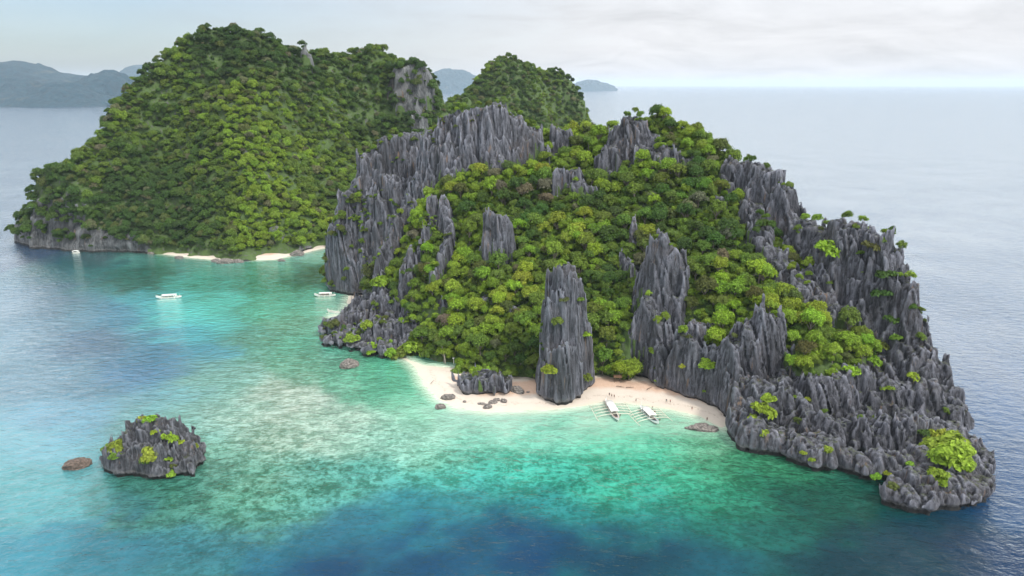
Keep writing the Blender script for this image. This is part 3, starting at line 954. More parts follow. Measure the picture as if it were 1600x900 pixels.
SEAPTS = [  # px, py, colour of the water body there, reef patchiness
    (560, 472, (190, 228, 205), 0), (535, 480, (165, 222, 196), .05), (535, 450, (90, 200, 178), .3), (500, 480, (95, 200, 172), .3),
    (500, 398, (140, 215, 195), .1), (440, 414, (110, 200, 178), .2), (360, 420, (90, 180, 160), .2), (280, 412, (70, 160, 148), .3), (220, 402, (70, 150, 140), .2), (150, 402, (20, 95, 105), .3),
    (70, 400, (18, 80, 110), 0), (90, 425, (12, 110, 122), .2), (150, 432, (5, 125, 128), .5), (210, 440, (8, 118, 105), .7), (235, 430, (22, 110, 100), .7),
    (262, 482, (75, 212, 208), 0), (300, 488, (80, 215, 205), .0), (345, 478, (80, 212, 196), .1), (215, 475, (55, 175, 190), 0), (180, 490, (32, 125, 160), 0),
    (300, 512, (60, 180, 195), 0), (345, 505, (70, 195, 190), .1), (150, 540, (22, 85, 120), 0), (250, 545, (28, 104, 138), 0), (320, 545, (50, 135, 160), 0), (60, 470, (35, 100, 130), 0),
    (30, 600, (60, 112, 135), 0), (120, 600, (60, 115, 140), 0), (220, 590, (50, 110, 150), 0),
    (330, 440, (60, 180, 162), .6), (400, 445, (48, 160, 140), .8), (460, 440, (30, 125, 112), .9), (490, 425, (28, 115, 105), .8), (400, 425, (55, 160, 142), .6), (480, 465, (80, 195, 170), .5),
    (420, 480, (80, 195, 170), .5), (450, 510, (115, 192, 165), .6), (400, 530, (90, 165, 150), .6), (480, 540, (80, 175, 150), .5), (480, 575, (95, 170, 145), .6),
    (540, 585, (85, 165, 135), .6), (600, 585, (60, 165, 130), .3), (625, 600, (95, 195, 160), .2), (580, 610, (70, 175, 140), .4), (640, 640, (130, 215, 180), .3), (665, 640, (150, 218, 190), .1),
    (350, 600, (125, 185, 175), .4), (450, 630, (205, 226, 212), .45), (550, 650, (188, 222, 205), .45), (520, 690, (185, 220, 202), .6), (420, 700, (172, 208, 188), .7), (380, 655, (175, 215, 200), .5), (600, 690, (165, 222, 202), .5),
    (330, 660, (130, 195, 185), .5), (280, 620, (95, 160, 170), .2), (100, 650, (85, 145, 170), 0), (60, 700, (95, 160, 175), 0), (350, 730, (120, 185, 165), .7), (250, 780, (45, 110, 95), .5),
    (60, 780, (80, 160, 168), .2), (60, 860, (45, 125, 145), .1), (300, 800, (70, 140, 125), .7), (400, 780, (90, 165, 142), .9), (480, 760, (85, 170, 155), .9), (560, 750, (80, 175, 165), .8),
    (180, 860, (35, 110, 130), .2), (320, 860, (35, 110, 125), .5), (460, 850, (20, 95, 120), .3), (560, 820, (20, 105, 130), .3), (640, 800, (20, 125, 140), .4), (500, 900, (6, 52, 88), 0),
    (650, 860, (4, 52, 92), .1), (760, 820, (5, 68, 104), .2), (820, 860, (3, 42, 86), 0), (920, 850, (3, 46, 82), .1), (1000, 820, (12, 95, 105), .4), (1000, 880, (4, 44, 72), .1),
    (620, 690, (150, 218, 198), .6), (680, 700, (125, 205, 182), .7), (760, 690, (92, 196, 172), .6), (850, 685, (68, 188, 160), .6), (940, 690, (50, 192, 160), .5), (1010, 690, (55, 190, 155), .6),
    (1080, 690, (75, 165, 125), .6), (1110, 710, (65, 150, 110), .7), (660, 750, (70, 185, 172), .8), (740, 750, (55, 185, 170), .8), (820, 740, (50, 190, 168), .8), (900, 740, (40, 180, 155), .8), (980, 740, (38, 175, 145), .8), (1050, 740, (50, 185, 150), .6),
    (780, 785, (18, 135, 140), .5), (880, 790, (16, 125, 130), .6), (980, 790, (28, 150, 135), .7), (1060, 790, (30, 155, 132), .7), (1130, 770, (35, 140, 108), .7), (1160, 730, (32, 115, 80), .6), (1220, 780, (16, 88, 70), .6),
    (1120, 830, (16, 105, 98), .5), (1200, 830, (12, 85, 80), .4), (1300, 800, (10, 72, 62), .4), (1300, 870, (5, 45, 60), .2), (1400, 850, (6, 48, 62), .1), (1480, 860, (6, 40, 62), 0), (1570, 860, (10, 45, 80), 0),
    (1580, 760, (14, 62, 105), 0), (1580, 650, (20, 70, 115), 0), (1100, 900, (8, 70, 88), .2),
    (700, 662, (190, 232, 212), 0), (780, 660, (195, 234, 214), 0), (860, 655, (190, 232, 212), 0), (930, 645, (190, 230, 208), 0), (1000, 650, (185, 228, 205), 0), (1060, 658, (175, 222, 196), 0), (1110, 668, (170, 215, 188), .1),
    (700, 672, (160, 225, 205), .1), (800, 672, (140, 225, 200), .1), (880, 668, (130, 222, 192), .1), (960, 666, (120, 218, 185), .1), (1040, 672, (110, 205, 170), .2)]

sg = [0.0]
ux = np.concatenate([np.arange(-330, 210, 1.6)])
def spread(a, far, n, sgn):
    g = np.geomspace(3, far, n); return a + sgn * np.cumsum(np.diff(np.concatenate([[0], g])))
ux = np.concatenate([spread(ux[0], 95000, 48, -1)[::-1], ux, spread(ux[-1], 95000, 48, 1)])
uy = np.arange(120, 560, 1.6)
uy = np.concatenate([spread(uy[0], 2000, 20, -1)[::-1], uy, spread(uy[-1], 90000, 55, 1)])
X, Y = np.meshgrid(ux, uy, indexing='ij')
Pxs, Pys, _ = proj(X + (fbm2(X / 16, Y / 16, 5, 201, .62) - .5) * 24, Y + (fbm2(X / 16, Y / 16, 5, 205, .62) - .5) * 30, 0)
near = (X > -340) & (X < 220) & (Y > 110) & (Y < 570)
cr = np.zeros(X.shape + (4,)); wsum = np.full(X.shape, 1e-5)
deep = np.append(srgb((20, 62, 100)), 0.0)
cr += 1e-5 * deep
Pn, Qn = Pxs[near], Pys[near]
acc = np.zeros((len(Pn), 4)); ws = np.full(len(Pn), 2e-4)
acc += 2e-4 * deep
for (a, b, c, rf) in SEAPTS:
    sc_ = 14 + 34 * max(0, min(1, (b - 380) / 420.0))       # footprint shrinks with distance, as the ground does
    wgt = np.exp(-(((Pn - a) / (1.35 * sc_)) ** 2 + ((Qn - b) / (0.72 * sc_)) ** 2))
    wgt = wgt + 0.02 * np.exp(-(((Pn - a) / (3.5 * sc_)) ** 2 + ((Qn - b) / (2.5 * sc_)) ** 2))
    acc += wgt[:, None] * np.append(srgb(c), rf); ws += wgt
acc /= ws[:, None]
lum = acc[:, :3].mean(1, keepdims=True)
acc[:, :3] = (acc[:, :3] * .90 + lum * .10) * np.clip(0.92 - .25 * lum / .5, .6, 1)
cr[...] = deep
cr[near] = acc
# shallow water over the sand at each beach
for B in (B1, B2, B3):
    s = poly_sd(X[near], Y[near], B)
    f = np.clip(1 + s / 6.0, 0, 1)[:, None] ** 1.5
    t = cr[near]
    t[:, :3] = t[:, :3] * (1 - f) + f * srgb((204, 218, 198))
    t[:, 3] *= (1 - f[:, 0])
    cr[near] = t
nx, ny = X.shape
idx = np.arange(nx * ny).reshape(nx, ny)
q = np.stack([idx[:-1, :-1], idx[1:, :-1], idx[1:, 1:], idx[:-1, 1:]], -1).reshape(-1, 4)
sea_me = mesh_np('sea', np.stack([X.ravel(), Y.ravel(), 0 * X.ravel()], 1), q, True,
                 {'bottom': cr[..., :3].reshape(-1, 3), 'reef': cr[..., 3].ravel()})


def sea_material():
    m, n = new_mat('sea_water')
    P = n.n('ShaderNodeNewGeometry').outputs['Position']
    col = n.n('ShaderNodeAttribute', attribute_name='bottom').outputs['Color']
    reef = n.n('ShaderNodeAttribute', attribute_name='reef').outputs['Fac']
    wv = n.mapv(P, (1, 1.25, 1), rot=(0, 0, 0.3))
    r1 = n.noise(wv, 0.16, 6, 0.7, 0.6)
    r2 = n.noise(P, 0.55, 5, 0.7, 0.5)
    dark = n.math('MULTIPLY', n.ramp(n.math('ADD', n.math('MULTIPLY', r1, 0.55), n.math('MULTIPLY', r2, 0.45)), [(0.45, 0.0), (0.55, 1.0)]), n.math('MULTIPLY', reef, 1.15), clamp=True)
    lite = n.math('MULTIPLY', n.ramp(n.noise(P, 0.30, 5, 0.7, 0.8), [(0.52, 0.0), (0.66, 1.0)]), n.math('MULTIPLY', reef, 0.40), clamp=True)
    big_p = n.ramp(n.noise(n.mapv(P, (1, 1.6, 1), rot=(0, 0, 0.35)), 0.045, 6, 0.62, 0.8), [(0.49, 0.0), (0.56, 1.0)])
    bigm = n.math('MULTIPLY', big_p, n.math('MULTIPLY', reef, 0.62), clamp=True)
    col = n.mix(bigm, col, n.mix(1.0, col, (0.50, 0.62, 0.55), 'MULTIPLY'))
    vor = n.n('ShaderNodeTexVoronoi', {'Vector': n.mapv(P, (1, 1, 0)), 'Scale': 0.42, 'Randomness': 1.0})
    heads = n.math('MULTIPLY', n.ramp(vor.outputs['Distance'], [(0.16, 1.0), (0.34, 0.0)]), n.math('MULTIPLY', n.ramp(n.noise(P, 0.09, 4, .6), [(0.45, 0.0), (0.6, 1.0)]), reef), clamp=True)
    col = n.mix(n.math('MULTIPLY', heads, 0.8), col, n.mix(1.0, col, (0.30, 0.36, 0.26), 'MULTIPLY'))
    c = n.mix(dark, col, n.mix(1.0, col, (0.22, 0.36, 0.30), 'MULTIPLY'))
    c = n.mix(lite, c, n.mix(1.0, col, (1.7, 1.35, 1.35), 'MULTIPLY'))
    c = n.mix(1.0, c, n.ramp(n.noise(P, 0.05, 4, .6), [(0.3, 0.85), (0.7, 1.12)]), 'MULTIPLY')
    # wind waves
    h1 = n.noise(n.mapv(P, (0.55, 1.0, 1), rot=(0, 0, 0.42)), 0.30, 5, 0.62, 0.3)
    h2 = n.noise(n.mapv(P, (0.5, 1.0, 1), rot=(0, 0, -0.25)), 1.1, 3, 0.6, 0.2)
    big = n.ramp(n.noise(P, 0.012, 3, 0.6), [(0.35, 0.55), (0.65, 1.15)])
    b1 = n.n('ShaderNodeBump', {'Strength': 0.85, 'Distance': 1.2, 'Height': n.math('MULTIPLY', h1, big)})
    b2 = n.n('ShaderNodeBump', {'Strength': 0.5, 'Distance': 0.22, 'Height': h2, 'Normal': b1.outputs[0]})
    fr = n.n('ShaderNodeFresnel', {'IOR': 1.42, 'Normal': b2.outputs[0]}).outputs[0]
    fac = n.ramp(fr, [(0.0, 0.0), (0.05, 0.01), (0.075, 0.035), (0.11, 0.13), (0.17, 0.49), (0.36, 0.76), (1.0, 0.70)])
    d = n.n('ShaderNodeBsdfDiffuse', {'Color': c, 'Normal': b2.outputs[0]})
    g = n.n('ShaderNodeBsdfGlossy', {'Color': (0.97, 1.0, 0.985, 1), 'Roughness': 0.10, 'Normal': b2.outputs[0]})
    finish(n, n.n('ShaderNodeMixShader', {0: fac, 1: d.outputs[0], 2: g.outputs[0]}).outputs[0])
    return m


link('sea', sea_me, sea_material(), kind='structure', label='calm tropical sea, turquoise over the reef and blue beyond')
#%%VEG
# ------------------------------------------------------------------ plants
import bmesh


def crown_mesh(name, seed, lobes=16, cards=130, flat=0.62, size=0.082, low=-0.35):
    r = np.random.RandomState(seed)
    V, Q = [], []
    cs = []
    for i in range(lobes):
        a = i * 2.399 + r.rand() * .7
        rad = 0.66 * math.sqrt((i + .3) / lobes) * (0.85 + .35 * r.rand())
        z = flat * (0.78 * math.sqrt(max(0, 1 - (rad / .95) ** 2)) + (r.rand() - .5) * .35)
        lr = 0.22 + 0.18 * r.rand()
        cs.append((math.cos(a) * rad, math.sin(a) * rad, z, lr))
    for (cx, cy_, cz, lr) in cs:
        for k in range(cards):
            d = r.normal(size=3); d /= np.linalg.norm(d)
            if d[2] < low: d[2] = -d[2]
            rr = lr * (0.84 + 0.26 * r.rand()) * (1.22 if r.rand() < .10 else 1)
            p = np.array([cx, cy_, cz]) + d * rr * np.array([1, 1, 1.0])
            nrm = d * 1.0 + r.normal(size=3) * 0.34 + np.array([0, 0, .45]); nrm /= np.linalg.norm(nrm)
            t = np.cross(nrm, r.normal(size=3)); t /= np.linalg.norm(t)
            b = np.cross(nrm, t)
            s = size * (0.55 + .8 * r.rand())
            i0 = len(V)
            V += [p - t * s, p - b * s * .55 + nrm * s * .12, p + t * s, p + b * s * .55 + nrm * s * .12]
            Q.append([i0, i0 + 1, i0 + 2, i0 + 3])
    me = mesh_np(name, np.array(V), np.array(Q), False)
    me.materials.append(M_LEAF)
    return me


def tube(bm, pts, radii, seg=6, cap=True):
    rings = []
    n = len(pts)
    for i, p in enumerate(pts):
        p = Vector(p)
        d = (Vector(pts[min(i + 1, n - 1)]) - Vector(pts[max(i - 1, 0)])).normalized()
        a = d.orthogonal().normalized() if abs(d.z) > .9 else d.cross(Vector((0, 0, 1))).normalized()
        b = d.cross(a).normalized()
        rings.append([bm.verts.new(p + (a * math.cos(t) + b * math.sin(t)) * radii[i]) for t in [2 * math.pi * k / seg for k in range(seg)]])
    for A, B in zip(rings[:-1], rings[1:]):
        for k in range(seg):
            bm.faces.new((A[k], A[(k + 1) % seg], B[(k + 1) % seg], B[k]))
    if cap:
        bm.faces.new(rings[0][::-1]); bm.faces.new(rings[-1])


def bm_mesh(name, bm, mat, smooth=False):
    bmesh.ops.recalc_face_normals(bm, faces=bm.faces)
    me = bpy.data.meshes.new(name); bm.to_mesh(me); bm.free()
    me.materials.append(mat)
    for p in me.polygons: p.use_smooth = smooth
    return me


def trunk_mesh(seed):
    r = random.Random(seed)
    bm = bmesh.new()
    tube(bm, [(0, 0, -.5), (.02, .01, .2), (.05, -.03, .7), (.02, .03, 1.15)], [.085, .06, .05, .035])
    for i in range(5):
        a = i * 1.26 + r.random()
        tube(bm, [(.03, 0, .55 + .08 * i), (.25 * math.cos(a), .25 * math.sin(a), .95 + .05 * i), (.55 * math.cos(a), .55 * math.sin(a), 1.2 + .05 * i)], [.035, .025, .012], 5)
    return bm_mesh('trunk', bm, M_BARK, True)


CROWNS = [crown_mesh('crown', 100 + i, lobes=13 + 3 * (i % 3), flat=(1.0, 1.2, 1.4, 1.1, 1.3, .95)[i]) for i in range(6)]
SHRUBS = [crown_mesh('foliage', 200 + i, lobes=7 + i, cards=60, flat=.45, size=.17, low=-.1) for i in range(3)]
TRUNKS = [trunk_mesh(i) for i in range(3)]
PAL = {'deep': (.040, .090, .026), 'forest': (.070, .135, .028), 'mid': (.145, .228, .036), 'lime': (.225, .338, .034), 'yellow': (.275, .39, .042),
       'olive': (.11, .135, .04), 'dry': (.17, .16, .10)}
WORD = {'deep': 'dark green', 'forest': 'deep green', 'mid': 'mid green', 'lime': 'lime green', 'yellow': 'yellow green', 'olive': 'olive green', 'dry': 'pale brownish'}


def slope_of(h, X0, Y0):
    gx, gy = np.gradient(h, X0, Y0)
    return hgrid(np.hypot(gx, gy), X0, Y0)


def smooth(h, n=2):
    for _ in range(n):
        p = np.pad(h, 1, mode='edge')
        h = (p[:-2, 1:-1] + p[2:, 1:-1] + p[1:-1, :-2] + p[1:-1, 2:] + 4 * h) / 8
    return h


slm = slope_of(smooth(hm, 3), xs, ys)
fidf = hgrid(fid, xs, ys)
sdf_ = hgrid(sd, xs, ys)
rockyf = hgrid(rocky, xs, ys)


def jitter(x0, x1, y0, y1, s, seed):
    r = np.random.RandomState(seed)
    X, Y = np.meshgrid(np.arange(x0, x1, s), np.arange(y0, y1, s), indexing='ij')
    X = X + (r.rand(*X.shape) - .5) * s * .95; Y = Y + (r.rand(*Y.shape) - .5) * s * .95
    return X.ravel(), Y.ravel(), r


# slope trees of the main island
TX, TY, r_ = jitter(-120, 180, 200, 470, 3.1, 5)
th, ts, tf, tr, td = hmain(TX, TY), slm(TX, TY), fidf(TX, TY), rockyf(TX, TY), sdf_(TX, TY)
on_slope = (tf == 0) & (th > 0.9) & (td > 0.5) & (ts < 3.2) & ~tr
on_crag = (tf > 2) & (th > 6) & (ts < 1.25) & ~tr & (r_.rand(len(TX)) < 0.42)
on_rocky = tr & (th > 6) & (ts < 1.1) & (r_.rand(len(TX)) < 0.05)
gap = fbm2(TX / 11, TY / 11, 3, 301) > 0.74
keep = (on_slope & ~gap) | on_crag | on_rocky
TX, TY, th, tf, ts = TX[keep], TY[keep], th[keep], tf[keep], ts[keep]
small = on_crag[keep] | on_rocky[keep]
n = len(TX)
TR = np.where(small, 1.3 + 1.3 * r_.rand(n), 1.8 + 3.4 * r_.rand(n) ** 2.1)
# extra steepness needs cover at several heights: drop a second, lower layer
cls = []
cv = 0.62 * (fbm2(TX / 26, TY / 26, 3, 311) - .5) * 2.2 + 0.5 * (r_.rand(n) - .5) + .5
for v, rr in zip(cv, r_.rand(n)):
    if rr < .03: cls.append('dry')
    elif rr < .10: cls.append('olive')
    elif v < .22: cls.append('forest')
    elif v < .48: cls.append('mid')
    elif v < .80: cls.append('lime')
    else: cls.append('yellow')
cls = np.array(cls)
TZ = th - 0.25 * TR * np.clip(ts, 0, 1.5)

# which are seen: sight line from the camera to the crown top clear of the rock
cz = TZ + TR * 1.5
px_, py_, dp_ = proj(TX, TY, cz)
inview = (px_ > 0) & (px_ < 1600) & (py_ > 0) & (py_ < 900)
vis = inview.copy()
for f_ in np.linspace(.45, .985, 70):
    vis &= ~(hmain(TX * f_, TY * f_) > HCAM + (cz - HCAM) * f_ + .4)
back_out = ~vis & (py_ > 0) & (TY > 395)
order = np.argsort(-(TR / dp_) * vis)
NIND = 285
ind = order[:NIND]
rest = np.setdiff1d(np.arange(n), ind)

# landmarks the labels speak of: (px, py, phrase)
LM = [(885, 520, 'the tall rock pillar between the beaches'), (1040, 440, 'the upright central rock spire'), (1195, 540, 'the grey blade rock above the right beach'),
      (778, 375, 'the narrow grey slab in the middle slope'), (755, 225, 'the big grey cliff at the summit'), (755, 605, 'the low crag on the beach'),
      (695, 420, 'the thin spires on the left slope'), (600, 400, 'the left rock ridge'), (590, 320, 'the left sea cliff'), (1020, 230, 'the crag on the right hand peak'),
      (900, 280, 'the small crags below the saddle'), (1200, 340, 'the tall jagged cliff on the skyline'), (990, 360, 'the short spire beside the central one'),
      (1340, 430, 'the broad right sea cliff'), (1300, 600, 'the jagged right ridge'), (560, 525, 'the low left headland'), (660, 560, 'the left end of the beach'),
      (980, 595, 'the beach where the boats lie')]
ORD = ['lowest', 'second lowest', 'third lowest', 'fourth lowest', 'fifth lowest', 'sixth lowest', 'seventh lowest', 'eighth lowest', 'ninth lowest', 'tenth lowest', 'eleventh lowest', 'twelfth lowest']
NUMW = ['', 'one', 'two', 'three', 'four', 'five', 'six', 'seven', 'eight', 'nine', 'ten', 'eleven', 'twelve']


def rel(px, py):
    d = [((px - a) ** 2 + ((py - b) * 1.0) ** 2, i) for i, (a, b, _) in enumerate(LM)]
    i = min(d)[1]
    dx, dy = px - LM[i][0], py - LM[i][1]
    if abs(dx) > abs(dy):
        return ('right of ' if dx > 0 else 'left of ') + LM[i][2]
    return ('below ' if dy > 0 else 'above ') + LM[i][2]


def make_labels(items, noun, sizer):
    """items: (px, py, colour word, size) -> labels that single each out"""
    keys = [((sizer(s) + ' ' + c + ' ' + noun).strip(), rel(a, b)) for a, b, c, s in items]
    from collections import defaultdict
    grp = defaultdict(list)
    for i, k in enumerate(keys): grp[k].append(i)
    out = [None] * len(items)
    for (look, where), ids in grp.items():
        ids.sort(key=lambda i: -items[i][1])
        m_ = len(ids)
        for j, i in enumerate(ids):
            if m_ == 1: out[i] = look + ' ' + where
            elif m_ == 2: out[i] = ('lower ' if j == 0 else 'upper ') + look + ' ' + where
            else:
                o = 'highest' if j == m_ - 1 else ORD[min(j, 11)]
                out[i] = o + ' ' + look + ' ' + where
    return out


items = [(px_[i], py_[i], WORD[cls[i]], TR[i]) for i in ind]
labs = make_labels(items, 'tree', lambda s: 'large' if s > 4.1 else ('small' if s < 3.2 else ''))
proto_tree = None
CROWN_OBS = {}
for c_, (i, lab) in enumerate(zip(ind, labs)):
    k = c_ % 6
    t = bpy.data.objects.new('jungle_tree', None); COL.objects.link(t)
    t.location = (TX[i], TY[i], TZ[i])
    t.rotation_euler = (0, 0, float(r_.rand() * 6.28))
    s = float(TR[i])
    t.scale = (s, s, s * float(.9 + .5 * r_.rand()))
    t['label'] = lab; t['category'] = 'tree'; t['group'] = 'jungle trees on the island slope'
    t.empty_display_size = .1
    if k not in CROWN_OBS:
        tr_ = link('trunk', TRUNKS[k % 3], parent=t)
        co_ = link('crown', CROWNS[k], parent=t)
        CROWN_OBS[k] = (tr_, co_)
    else:
        tr_ = CROWN_OBS[k][0].copy(); tr_.parent = t; COL.objects.link(tr_)
        co_ = CROWN_OBS[k][1].copy(); co_.parent = t; COL.objects.link(co_)
    co_.location = (0, 0, .62)
    pc = PAL[cls[i]]; jv = .85 + .3 * r_.rand(3)
    co_['tint'] = [float(pc[j] * jv[j]) for j in range(3)]


def canopy(name, label, P, R, ZS, tints, parent=None, variants=None):
    n_ = len(P)
    me = bpy.data.meshes.new(name)
    me.vertices.add(n_); me.vertices.foreach_set('co', np.ascontiguousarray(P, np.float32).ravel())
    a = me.attributes.new('tint', 'FLOAT_COLOR', 'POINT'); a.data.foreach_set('color', np.ascontiguousarray(np.concatenate([tints, np.ones((n_, 1))], 1), np.float32).ravel())
    a = me.attributes.new('size', 'FLOAT_VECTOR', 'POINT'); a.data.foreach_set('vector', np.ascontiguousarray(np.stack([R, R, R * ZS], 1), np.float32).ravel())
    a = me.attributes.new('turn', 'FLOAT_VECTOR', 'POINT')
    rr = np.random.RandomState(n_)
    a.data.foreach_set('vector', np.ascontiguousarray(np.stack([(rr.rand(n_) - .5) * .9, (rr.rand(n_) - .5) * .9, rr.rand(n_) * 6.28], 1), np.float32).ravel())
    o = link(name, me, kind='stuff', label=label, parent=parent)
    ng = bpy.data.node_groups.new(name, 'GeometryNodeTree')
    ng.interface.new_socket('Geometry', in_out='INPUT', socket_type='NodeSocketGeometry')
    ng.interface.new_socket('Geometry', in_out='OUTPUT', socket_type='NodeSocketGeometry')
    N, L = ng.nodes, ng.links
    gi, go = N.new('NodeGroupInput'), N.new('NodeGroupOutput')
    j = N.new('GeometryNodeJoinGeometry')
    for ob in (variants or [v[1] for v in CROWN_OBS.values()]):
        oi = N.new('GeometryNodeObjectInfo'); oi.transform_space = 'ORIGINAL'
        oi.inputs['Object'].default_value = ob; oi.inputs['As Instance'].default_value = True
        L.new(oi.outputs['Geometry'], j.inputs[0])
    ip = N.new('GeometryNodeInstanceOnPoints')
    ip.inputs['Pick Instance'].default_value = True
    for nm, sock in (('size', 'Scale'), ('turn', 'Rotation')):
        na = N.new('GeometryNodeInputNamedAttribute'); na.data_type = 'FLOAT_VECTOR'; na.inputs['Name'].default_value = nm
        if sock == 'Rotation':
            e = N.new('FunctionNodeEulerToRotation'); L.new(na.outputs[0], e.inputs[0]); L.new(e.outputs[0], ip.inputs[sock])
        else:
            L.new(na.outputs[0], ip.inputs[sock])
    rv = N.new('FunctionNodeRandomValue'); rv.data_type = 'INT'
    rv.inputs[4].default_value = 0; rv.inputs[5].default_value = len(variants or CROWN_OBS) - 1
    L.new(rv.outputs[2], ip.inputs['Instance Index'])
    L.new(gi.outputs[0], ip.inputs['Points']); L.new(j.outputs[0], ip.inputs['Instance']); L.new(ip.outputs[0], go.inputs[0])
    md = o.modifiers.new('canopy', 'NODES'); md.node_group = ng
    return o


def tints_for(c, r, v=.3):
    a = np.array([PAL[x] for x in c])
    return (a * .8 + .2 * np.array(PAL['mid'])) * (1 - v / 2 + v * r.rand(len(c), 1)) * (.94 + .12 * r.rand(len(c), 3))


hide = (TY > 440) & ~vis
rest = rest[~hide[rest]]
Pm = np.stack([TX[rest], TY[rest], TZ[rest] + TR[rest] * .62], 1)
canopy('jungle_canopy', 'dense jungle cover filling the slopes between the grey crags', Pm, TR[rest] * 1.0, .85 + .5 * r_.rand(len(rest)), tints_for(cls[rest], r_))
# understorey low shrubs that fill between the crowns
UX, UY, ru = jitter(-120, 180, 200, 440, 2.3, 15)
uh, us = hmain(UX, UY), slm(UX, UY)
k_ = (fidf(UX, UY) == 0) & (uh > 1.0) & (sdf_(UX, UY) > .3) & (us < 5) & ~rockyf(UX, UY) 
UX, UY, uh = UX[k_], UY[k_], uh[k_]
uR = 1.2 + 1.2 * ru.rand(len(UX))
uc = np.array(['mid', 'mid', 'forest', 'lime', 'mid', 'lime'])[(fbm2(UX / 9, UY / 9, 2, 401) * 9 + ru.rand(len(UX)) * 2).astype(int) % 6]
canopy('undergrowth', 'low dark undergrowth and vines beneath the jungle trees', np.stack([UX, UY, uh + .1], 1), uR, .8 + .9 * ru.rand(len(UX)), tints_for(uc, ru))

# small plants clinging to ledges and cracks of the crags, wherever seeds lodge
cl_f = np.nonzero(vid[Q_main[:, 0]] > 0)[0]
rc = np.random.RandomState(91)
pick = rc.choice(cl_f, 26000, replace=False)
cp = V_main[Q_main[pick]].mean(1)
cid = vid[Q_main[pick][:, 0]]
lush = np.array([0.0] + [LUSH.get(i, 0.05) for i in range(len(CRAGS))])[cid]
msk = fbm2(cp[:, 0] / 7 + cp[:, 2] / 9, cp[:, 1] / 7 + cp[:, 2] / 12, 3, 95)
pr = np.clip((msk - (.72 - lush * .42)) * 5, 0, 1)
kk = (rc.rand(len(cp)) < pr * .6) & (cp[:, 2] > 3.5)
cp = cp[kk]
cR = (.7 + 1.3 * rc.rand(len(cp)) ** 2) * (1 + .5 * (cid[kk] == 1))
cc = np.array(['forest', 'mid', 'olive', 'mid', 'lime', 'olive'])[rc.randint(0, 6, len(cp))]
canopy('crag_plants', 'low scrub clinging to the ledges and cracks of the grey crags', cp - np.array([[0, .1, .2]]), cR, .7 + .6 * rc.rand(len(cp)), tints_for(cc, rc))

# ---- left island and far islet canopies
def cover(name, label, h, X0, Y0, isr, sdist, step, rr, seed, spread=(0, 1), lime=None, zmin=2.5, ymax=9999):
    hF, sF, rF, dF = hgrid(h, X0, Y0), slope_of(smooth(h, 1), X0, Y0), hgrid(isr, X0, Y0), hgrid(sdist, X0, Y0)
    X, Y, r = jitter(X0[0], X0[-1], Y0[0], Y0[-1], step, seed)
    z = hF(X, Y); s = sF(X, Y)
    rk = rF(X, Y)
    k = (z > zmin) & (dF(X, Y) > 1.2) & (~rk | ((r.rand(len(X)) < .6) & (z > 5))) & (s < 8)
    X, Y, z, s = X[k], Y[k], z[k], s[k]
    # steep ground carries more trees per square metre of plan
    rep = np.clip(s * 1.0, 0, 3)
    ex = r.rand(len(X)) < np.clip(rep - .15, 0, 1)
    X2, Y2 = X[ex] + (r.rand(ex.sum()) - .5) * step, Y[ex] + (r.rand(ex.sum()) - .5) * step
    ex = r.rand(len(X)) < np.clip((rep - 1.1) * 1.2, 0, 1)
    X3, Y3 = X[ex] + (r.rand(ex.sum()) - .5) * step, Y[ex] + (r.rand(ex.sum()) - .5) * step
    X = np.concatenate([X, X2, X3]); Y = np.concatenate([Y, Y2, Y3]); z = hF(X, Y)
    k = z > zmin; X, Y, z = X[k], Y[k], z[k]
    R = rr[0] + (rr[1] - rr[0]) * r.rand(len(X)) ** 2.2
    v = fbm2(X / 40, Y / 40, 4, seed + 1, .65) * 1.1 + .24 * r.rand(len(X)) - .17
    if lime is not None: v = v + lime(X, Y, z)
    q = r.rand(len(X))
    c = np.where(q < .05, 'dry', np.where(q < .13, 'olive', np.where(v < .36, 'deep', np.where(v < .54, 'forest', np.where(v < .74, 'mid', np.where(v < .98, 'lime', 'yellow'))))))
    return canopy(name, label, np.stack([X, Y, z + R * .35], 1), R, .8 + .5 * r.rand(len(X)), tints_for(c, r))


def spur(X, Y, z):
    px, py, _ = proj(X, Y, z)
    t = np.clip((py - 170) / 230, 0, 1)
    cx = 365 + 60 * t
    return .34 * np.exp(-((px - cx) / 60) ** 2) * (py > 140) - .16 * np.exp(-((py - 80) / 50.0) ** 2) - .08 * (px < 260) + .15 * np.exp(-((px - 500) / 60) ** 2 - ((py - 240) / 90) ** 2)


cover('jungle_canopy', 'dense jungle blanketing the large left island', hb, bX, bY, bRock, bS, 3.7, (1.6, 5.3), 501, lime=spur)
cover('jungle_canopy', 'dense jungle on the distant twin humped islet', hf_, fX, fY, fRock, fS, 4.8, (2.4, 4.6), 601, lime=lambda X, Y, z: 0.02 * np.ones_like(X))

